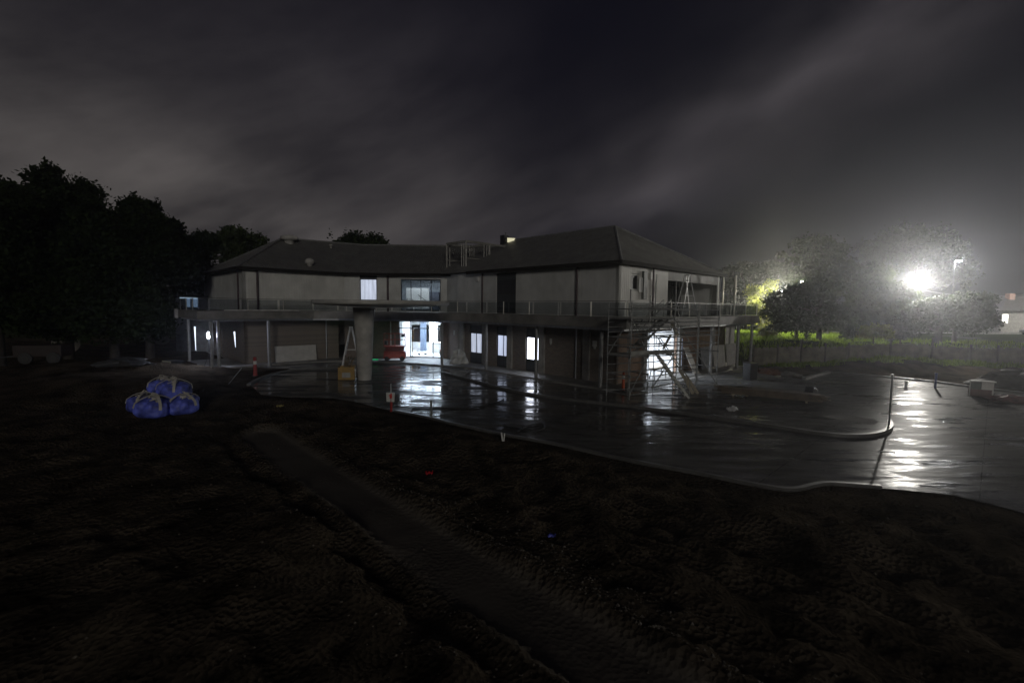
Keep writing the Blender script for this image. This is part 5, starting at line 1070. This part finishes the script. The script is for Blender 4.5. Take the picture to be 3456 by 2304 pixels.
def stones(n, seed):
    rs = np.random.RandomState(seed); pts = []
    t_ = rs.rand(n); k = rs.randint(0, 4, n)
    X = rs.uniform(-14, 16, n); Y = rs.uniform(2.5, 22, n)
    # most of them thrown up along the edges of the track
    tr = np.array(TRA); m = rs.rand(n) < .55; i = rs.randint(0, len(tr)-1, n); f = rs.rand(n); A = tr[i]; B_ = tr[i+1]; d = B_-A; L = np.hypot(d[:, 0], d[:, 1]); nn = np.stack([-d[:, 1], d[:, 0]], -1)/L[:, None]
    o = (.8+np.abs(rs.normal(0, .55, n)))*np.where(rs.rand(n) < .75, 1, -1); Q = A+d*f[:, None]+nn*o[:, None]; X = np.where(m, Q[:, 0], X); Y = np.where(m, Q[:, 1], Y)
    ins = poly_info(PAVE, X, Y)[0]; X, Y = X[~ins], Y[~ins]; n = len(X); Z = height(X, Y)[0]
    s = .007+.03*rs.rand(n)**4+.006*rs.rand(n); base = np.array([(1, 0, 0), (-1, 0, 0), (0, 1, 0), (0, -1, 0), (0, 0, 1), (0, 0, -.6)], float)
    V = base[None]*s[:, None, None]*rs.uniform(.6, 1.3, (n, 6, 1)); a = rs.uniform(0, 2*pi, n); c, sn = np.cos(a)[:, None], np.sin(a)[:, None]
    V = np.stack([V[:, :, 0]*c-V[:, :, 1]*sn, V[:, :, 0]*sn+V[:, :, 1]*c, V[:, :, 2]*.7], -1)+np.stack([X, Y, Z+.004], -1)[:, None]
    F_ = np.array([(4, 0, 2), (4, 2, 1), (4, 1, 3), (4, 3, 0), (5, 2, 0), (5, 1, 2), (5, 3, 1), (5, 0, 3)]); q_ = (F_[None]+6*np.arange(n)[:, None, None]).reshape(-1, 3)
    me = np_mesh('gravel', V.reshape(-1, 3), q_, [mat('pale_stone', (.085, .072, .055), .8, var=.5, scale=3)], False); o = bpy.data.objects.new('gravel', me); COL.objects.link(o); return tag(o, 'small stones and clods scattered over the mud and along the track edges', 'gravel', kind='stuff')
stones(5200, 3)

# ------------------------------------------------------------------ trees
def make_tree(name, label, pos, lumps, trunk_h, tr, leaf, bark=M_bark, nleaf=9000, lsize=.22, seed=0, lean=(0, 0), group=None, sub=16, cat='tree', limbs=True, gaps=.75):
    """lumps: list of (dx,dy,z,rx,rz) clumps in metres relative to the base"""
    rs = np.random.RandomState(seed); t_ = local(thing(name, label, cat, pos, 0, group))
    m_ = MB(); top = Vector((lean[0], lean[1], trunk_h)); pts = [Vector((0, 0, -.3)), Vector((lean[0]*.2+.05*tr, lean[1]*.2, trunk_h*.35)), Vector((lean[0]*.6, lean[1]*.6, trunk_h*.7)), top]
    m_.tube(pts, tr, 10, r2=tr*.55)
    if limbs:
        for dx, dy, z, rx, rz in lumps:
            s = pts[2].lerp(top, rs.rand()) if z > trunk_h*.7 else pts[1]; e_ = Vector((dx, dy, z)); mid = s.lerp(e_, .5)+Vector((rs.normal(0, .3), rs.normal(0, .3), .2*rx))
            m_.tube([s, mid, e_], tr*.38, 6, r2=tr*.1)
            for k in range(4):
                a = rs.uniform(0, 2*pi); el = rs.uniform(-.2, 1.0); e2 = e_+Vector((cos(a)*cos(el)*rx*.8, sin(a)*cos(el)*rx*.8, sin(el)*rz*.8)); s2 = mid.lerp(e_, rs.uniform(.2, 1)); m_.tube([s2, s2.lerp(e2, .5)+Vector((0, 0, .1*rx)), e2], tr*.14, 5, r2=tr*.04)
    m_.build('trunk', bark, t_)
    L = np.array(lumps); wts = (L[:, 3]**2*L[:, 4]); wts = wts/wts.sum()
    cen, rad = [], []
    for (dx, dy, z, rx, rz) in lumps:
        for k in range(sub):
            v = rs.normal(size=3); v /= np.linalg.norm(v); r = rs.uniform(.5, 1.3)
            cen.append((dx+v[0]*rx*r, dy+v[1]*rx*r, z+v[2]*rz*r)); rad.append((.62-.33*r)*rs.uniform(.7, 1.3)*(rx+rz)/2)
        cen.append((dx, dy, z)); rad.append(.85*(rx+rz)/2)
    cen = np.array(cen); rad = np.array(rad); pw = rad**2.3; pw /= pw.sum()
    idx = rs.choice(len(cen), nleaf, p=pw); v = rs.normal(size=(nleaf, 3)); v /= np.linalg.norm(v, axis=1)[:, None]; r = rs.rand(nleaf)**(1/2.2)
    C = cen[idx]+np.clip(rs.normal(0, .56, (nleaf, 3)), -1.5, 1.5)*rad[idx][:, None]*np.array([1, 1, .85])
    a = rs.normal(size=(nleaf, 3)); a /= np.linalg.norm(a, axis=1)[:, None]; b_ = np.cross(a, rs.normal(size=(nleaf, 3))); b_ /= np.linalg.norm(b_, axis=1)[:, None]
    sz = lsize*rs.uniform(.5, 1.25, nleaf)[:, None]; a *= sz*.5; b_ *= sz*.32
    vs = np.stack([C-a, C+b_, C+a, C-b_], 1).reshape(-1, 3)
    me = np_mesh('crown', vs, np.arange(4*nleaf).reshape(-1, 4), [leaf], False); o = bpy.data.objects.new('crown', me); COL.objects.link(o); o.parent = t_
    return t_
def px_tree(name, label, Y, base_px, prof, trunk_h, tr, leaf, depth=None, zbase=None, **kw):
    """prof: (px, py, rx_px, ry_px) clumps of the outline at depth Y; gives real positions"""
    s = Y/FPX; bx = (base_px-1728)*s; zb = H(bx, Y) if zbase is None else zbase; rs = random.Random(kw.get('seed', 0)+5)
    lumps = []
    for (px, py, rx, ry) in prof:
        v = gy(px, py, Y); lumps.append((v.x-bx, rs.uniform(-.35, .35)*rx*s*2.2, v.z-zb, rx*s, ry*s))
    return make_tree(name, label, (bx, Y, zb), lumps, trunk_h, tr, leaf, **kw)
G1 = 'dark trees along the left side'
px_tree('broadleaf_tree', 'dark tree at the far left edge of the picture', 33, -10, [(-60, 700, 90, 80), (20, 680, 70, 60), (80, 690, 50, 45), (-20, 800, 130, 90), (60, 860, 110, 90), (0, 980, 130, 90), (90, 1050, 90, 60)], 5, .35, M_leaf, nleaf=52000, lsize=.32, seed=1, group=G1)
px_tree('broadleaf_tree', 'tallest dark tree of the left group, with a broad ragged top', 38, 225, [(160, 620, 42, 50), (215, 640, 60, 55), (275, 660, 48, 55), (200, 720, 85, 70), (290, 780, 90, 80), (150, 830, 90, 80), (220, 930, 130, 90), (140, 1040, 110, 70), (300, 1050, 110, 70)], 6, .4, M_leaf, nleaf=62000, lsize=.32, seed=2, group=G1)
px_tree('broadleaf_tree', 'dark tree with a flat shoulder right of the tallest one', 36, 380, [(350, 735, 60, 38), (410, 750, 60, 40), (370, 830, 100, 70), (440, 900, 110, 80), (340, 960, 120, 80), (420, 1050, 120, 70)], 5, .35, M_leaf, nleaf=52000, lsize=.32, seed=3, group=G1)
px_tree('broadleaf_tree', 'dark tree with two rounded heads on the left group, beyond the bags', 38, 500, [(447, 695, 32, 30), (505, 712, 38, 34), (480, 770, 60, 45), (550, 790, 45, 45), (585, 770, 32, 30), (520, 860, 85, 70), (575, 900, 50, 60), (510, 1000, 70, 80), (500, 1080, 70, 60)], 5, .35, M_leaf, nleaf=62000, lsize=.32, seed=4, group=G1)
px_tree('broadleaf_tree', 'dark tree just left of the building, at the end of the left group', 46, 680, [(655, 830, 40, 34), (700, 815, 38, 28), (620, 850, 45, 40), (660, 900, 70, 55), (620, 960, 70, 60), (690, 970, 50, 60), (640, 1060, 70, 60)], 5, .35, M_leaf, nleaf=40000, lsize=.34, seed=5, group=G1)
px_tree('broadleaf_tree', 'loose crowned tree rising behind the left hip of the roof', 62, 810, [(800, 800, 45, 28), (755, 815, 35, 22), (850, 815, 38, 24), (790, 845, 60, 20), (880, 835, 22, 14), (800, 900, 70, 40)], 8, .35, M_leaf2, nleaf=14000, lsize=.45, seed=6, group='trees behind the building', sub=8)
px_tree('broadleaf_tree', 'low double headed dark tree showing over the middle of the roof', 75, 1215, [(1190, 815, 38, 24), (1260, 818, 40, 24), (1140, 830, 35, 14), (1215, 860, 90, 40), (1290, 836, 20, 14)], 8, .4, M_leaf, nleaf=12000, lsize=.5, seed=7, group='trees behind the building')
G2 = 'trees beyond the fence'
px_tree('broadleaf_tree', 'flat topped dark tree just right of the building roof', 72, 2510, [(2500, 905, 38, 14), (2460, 915, 28, 10), (2550, 915, 40, 18), (2500, 960, 45, 30), (2540, 1010, 50, 40), (2480, 1040, 60, 45)], 7, .35, M_leaf, nleaf=12000, lsize=.4, seed=8, group=G2, zbase=1.5)
px_tree('broadleaf_tree', 'dark rounded tree between the building and the tall tree', 76, 2620, [(2590, 905, 32, 18), (2630, 905, 40, 20), (2680, 920, 35, 22), (2600, 940, 50, 24)], 8, .4, M_leaf, nleaf=10000, lsize=.4, seed=9, group=G2, zbase=1.5)
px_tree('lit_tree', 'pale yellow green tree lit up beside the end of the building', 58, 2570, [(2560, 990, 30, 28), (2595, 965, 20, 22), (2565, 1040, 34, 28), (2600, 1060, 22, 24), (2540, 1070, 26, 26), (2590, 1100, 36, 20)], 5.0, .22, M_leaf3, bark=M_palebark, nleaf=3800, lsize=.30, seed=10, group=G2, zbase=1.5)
px_tree('tall_tree', 'tall tree with an open crown above the small bright street lamp', 56, 2785, [(2700, 830, 35, 22), (2760, 825, 48, 24), (2810, 850, 45, 26), (2720, 870, 50, 24), (2800, 900, 60, 26), (2860, 905, 40, 26), (2740, 910, 50, 26), (2640, 860, 16, 10), (2765, 955, 60, 30), (2700, 940, 50, 26), (2830, 960, 45, 30)], 10, .42, M_leaf2, nleaf=24000, lsize=.36, seed=11, group=G2, zbase=1.5)
px_tree('broad_tree', 'broad dark low tree in front of the tall tree, on three trunks', 49, 2765, [(2680, 1000, 60, 36), (2745, 985, 55, 36), (2800, 1020, 50, 36), (2625, 1025, 45, 32), (2840, 1070, 40, 34), (2640, 1060, 50, 36), (2710, 1060, 70, 36), (2785, 1060, 45, 40), (2620, 1100, 35, 16), (2700, 1098, 70, 14)], 3.4, .3, M_leaf, nleaf=24000, lsize=.27, seed=12, group=G2, zbase=1.5)
for k, (px, w) in enumerate(((2693, .2), (2728, .16))):
    x_ = (px-1728)*49/FPX; t_ = local(thing('bare_tree', ('left', 'middle')[k]+' bare trunk under the broad dark tree', 'tree trunk', (x_, 49.3, 1.45), 0, 'bare trunks under the broad tree')); MB().tube([(0, 0, -.2), (.05, 0, 1.2), (.25, .1, 2.6)], w, 8, r2=w*.7).build('trunk', M_bark, t_)
px_tree('broadleaf_tree', 'misty tree crown between the tall tree and the street lamp glare', 49.5, 2950, [(2900, 960, 45, 30), (2960, 930, 50, 36), (2930, 1000, 60, 36), (3000, 1000, 50, 36), (2900, 1050, 60, 30), (2980, 1060, 60, 30)], 6, .35, M_leaf2, nleaf=22000, lsize=.36, seed=13, group=G2, zbase=1.5)
px_tree('huge_tree', 'very tall wide tree dimly seen above the street lamp glare', 92, 3090, [(3060, 790, 70, 26), (2970, 830, 50, 30), (3140, 810, 70, 30), (3210, 850, 50, 34), (3060, 860, 110, 40), (3000, 900, 70, 40), (3170, 920, 80, 40)], 14, .6, M_leaf2, nleaf=18000, lsize=.5, seed=14, group=G2, zbase=1.5)
px_tree('broad_tree', 'dense low tree under the glare with a thick dark trunk', 46.5, 3168, [(3130, 1050, 45, 30), (3190, 1040, 50, 34), (3100, 1090, 40, 26), (3160, 1085, 60, 26), (3230, 1070, 45, 34)], 3.0, .34, M_leaf, nleaf=18000, lsize=.27, seed=15, group=G2, zbase=1.5)
px_tree('broad_tree', 'dense low tree right of the glare with thin splayed trunks', 47, 3222, [(3240, 1020, 45, 26), (3290, 1050, 48, 32), (3330, 1080, 36, 26), (3260, 1090, 60, 22), (3310, 1010, 30, 20), (3345, 1050, 22, 16)], 2.8, .22, M_leaf, nleaf=18000, lsize=.27, seed=16, group=G2, zbase=1.5)
for k, (px, py, rx, ry, Y, lb_) in enumerate(((2880, 1120, 40, 16, 47, 'round dark bush right of the three trunks'), (2950, 1118, 45, 18, 46, 'wide bush in the middle beyond the fence'), (3040, 1122, 45, 22, 46, 'tall dense bush under the glare'), (3080, 1095, 26, 20, 46.5, 'bush against the left side of the thick trunk'), (2590, 1118, 26, 14, 52, 'small bush at the foot of the pale lit tree'))):
    px_tree('bush', lb_, Y, px, [(px-rx*.5, py+4, rx*.6, ry), (px+rx*.5, py+2, rx*.6, ry), (px, py-4, rx*.6, ry)], .6, .08, M_leaf3 if k in (1, 4) else M_leaf, nleaf=6000, lsize=.2, seed=20+k, group='bushes beyond the fence', cat='bush', zbase=1.5, sub=6)

# ------------------------------------------------------------------ house, parked car and lamps on the street
hx = (3372-1728)*72/FPX
hs = thing('house', 'single storey house with a pitched roof at the right edge beyond the lit road', 'house', (hx+7, 75, 1.5))
zb = 1.45
m_ = MB(); m_.wall((hx, 72), (hx+15, 72), zb, 5.0, .25, [(4.9, 6.0, zb+.02, 3.6), (.3, 1.3, 3.0, 4.4)]); m_.wall((hx+15, 72), (hx+15, 80), zb, 5.0, .25); m_.wall((hx, 80), (hx, 72), zb, 5.0, .25); m_.wall((hx+15, 80), (hx, 80), zb, 5.0, .25); m_.build('wall', mat('house_brick', (.26, .25, .23), .8), hs)
m_ = MB(); m_.add([(hx-.8, 71.2, 4.95), (hx+15.8, 71.2, 4.95), (hx+15.8, 80.8, 4.95), (hx-.8, 80.8, 4.95), (hx+5, 76, 7.4), (hx+11, 76, 7.4)], [(0, 1, 5, 4), (1, 2, 5), (2, 3, 4, 5), (3, 0, 4), (3, 2, 1, 0)]); rf = m_.build('roof', mat('house_roof', (.10, .095, .09), .5), hs)
m_ = MB(); m_.box((hx+4.4, 75, 6.9), (.9, .7, 1.6)); m_.build('chimney', mat('chimney_brick', (.26, .15, .11), .8), rf)
m_ = MB(); m_.box((hx+.8, 72.1, 3.7), (.96, .06, 1.36)); m_.build('window', mat('lit_house_window', (.7, .7, .6), .5, emis=(1, .97, .9), estr=2.5), hs)
m_ = MB(); m_.box((hx+5.45, 72.05, 2.4), (1.05, .08, 2.3)); dr = m_.build('door', M_whitep, hs); m_ = MB(); m_.box((hx+5.45, 72.0, 2.9), (.5, .03, .7)); m_.build('door_glass', M_black, dr)
m_ = MB(); m_.box((hx+7.6, 71.7, 2.9), (2.6, .5, 3.2)); m_.build('porch_wall', M_whitep, hs)
cp = Vector((hx-2.2, 64.4, 1.53)); car = local(thing('parked_car', 'white parked car half hidden by the low trees on the street', 'car', cp, 0))
def carbody():
    prof = [(-2.1, .35), (-2.15, .75), (-1.6, .9), (-1.0, 1.38), (.6, 1.42), (1.2, .98), (2.0, .85), (2.1, .4)]
    n = len(prof); vs = [(x, y, z) for y in (-.82, .82) for x, z in prof]; fs = [tuple(range(n)), tuple(reversed(range(n, 2*n)))] + [(i, n+i, n+(i+1) % n, (i+1) % n) for i in range(n)]
    return MB().add(vs, [tuple(reversed(f)) for f in fs])
carbody().build('body', mat('car_white', (.65, .65, .65), .3, coat=.5), car, bevel=.06)
m_ = MB(); m_.box((-.2, -.825, 1.13), (1.6, .02, .34)); m_.build('window', M_black, car)
for x_ in (-1.3, 1.3):
    for y_ in (-.75, .75): m_ = MB(); m_.tube([(x_, y_-.1, .32), (x_, y_+.1, .32)], .32, 18); w_ = m_.build('wheel', M_rubber, car); m_ = MB(); m_.tube([(x_, y_-.11, .32), (x_, y_+.11, .32)], .17, 12); m_.build('rim', M_alu, w_)

def street_lamp(label, px, py, Y, W_, zb, r=.25, color=(1, .96, .88), lens=M_lens, head=(.9, .4, .16), off=0., spot=None):
    v = gy(px, py, Y); t_ = thing('street_lamp', label, 'street lamp', (v.x+off, Y+.6, zb), 0, 'street lamps')
    m_ = MB(); m_.tube([(v.x+off, Y+.6, zb-.2), (v.x+off, Y+.6, v.z+.1)], .09, 10, r2=.06); m_.build('pole', mat('dark_pole', (.04, .04, .04), .6), t_)
    m_ = MB(); m_.tube([(v.x+off, Y+.6, v.z+.05), (v.x+off*.5, Y+.4, v.z+.28), (v.x, Y+.15, v.z+.22)], .04, 8); m_.build('arm', mat('dark_pole', (.04, .04, .04), .6), t_)
    m_ = MB(); m_.box((v.x, Y+.02, v.z+.2), head); hd = m_.build('lamp_head', M_steel, t_, bevel=.03)
    m_ = MB(); m_.box((v.x, Y-.02, v.z+.075), (head[0]*.85, head[1]*.8, .09 if W_ > 9000 else .13)); m_.build('lens', lens, hd)
    if spot:
        d_ = (Vector(spot)-Vector((v.x, Y, v.z))).normalized(); light('street_lamp_bulb', 'SPOT', (v.x, Y-.1, v.z-.25), W_, t_, color, radius=r, rot=d_.to_track_quat('-Z', 'Y').to_euler(), angle=2.9 if W_ > 15000 else 1.7, blend=.6)
    else: light('street_lamp_bulb', 'POINT', (v.x, Y-.1, v.z-.25), W_, t_, color, radius=r)
    return t_
street_lamp('very bright street lamp glaring over the low trees on the right', 3095, 943, 50, 19500, 1.5, .22, head=(1.5, .7, .2), spot=(33, 25, 4))
street_lamp('small bright street lamp in front of the tall tree', 2707, 952, 54.5, 900, 1.5, .12, (.93, .95, 1), M_lens, (.7, .4, .14))
street_lamp('distant street lamp high on the right of the glare', 3235, 883, 74, 2500, 1.5, .15, (.95, .97, 1), M_lens2, (.9, .4, .16))
street_lamp('distant small street lamp left of the glare', 2887, 972, 80, 250, 1.5, .1, (.95, .97, 1), M_lens2, (.5, .3, .14))
street_lamp('street lamp hidden behind the dark broad tree, lighting the pale one', 2634, 985, 60.5, 20000, 1.5, .2, (1, .95, .72), M_lens2, (.5, .3, .14), 1.5, (31, 57.5, 2.6))
street_lamp('unseen street lamp added past the right edge to brighten the road and house', 4150, 930, 62, 24000, 1.5, .2, (1, .96, .88), M_lens2, (.9, .4, .16))  # lamp out of view, added to brighten the road and the house

# overhead wire across the right
m_ = MB(); a_, b_ = gy(3110, 978, 84), gy(3560, 978, 84); pts = [a_.lerp(b_, k/14)-Vector((0, 0, 1.2*(1-(2*k/14-1)**2))) for k in range(15)]
m_.tube(pts, .035, 5); tag(m_.build('power_line', M_galv), 'thin power line sagging across the right side above the road', 'power line')

# ------------------------------------------------------------------ haze: drizzle in the air
HZ = MB(); HZ.box((10, 62, 13.5), (330, 190, 33)); ho = HZ.build('haze', [])
hm = bpy.data.materials.new('haze'); hm.use_nodes = True; t = hm.node_tree; t.nodes.clear(); o = t.nodes.new('ShaderNodeOutputMaterial'); vp = t.nodes.new('ShaderNodeVolumePrincipled')
vp.inputs['Color'].default_value = (.92, .94, 1, 1); vp.inputs['Density'].default_value = .00105; vp.inputs['Anisotropy'].default_value = .84
t.links.new(vp.outputs[0], o.inputs['Volume']); ho.data.materials.append(hm); tag(ho, 'thin drizzle and mist in the night air around the whole site', 'haze', kind='stuff')
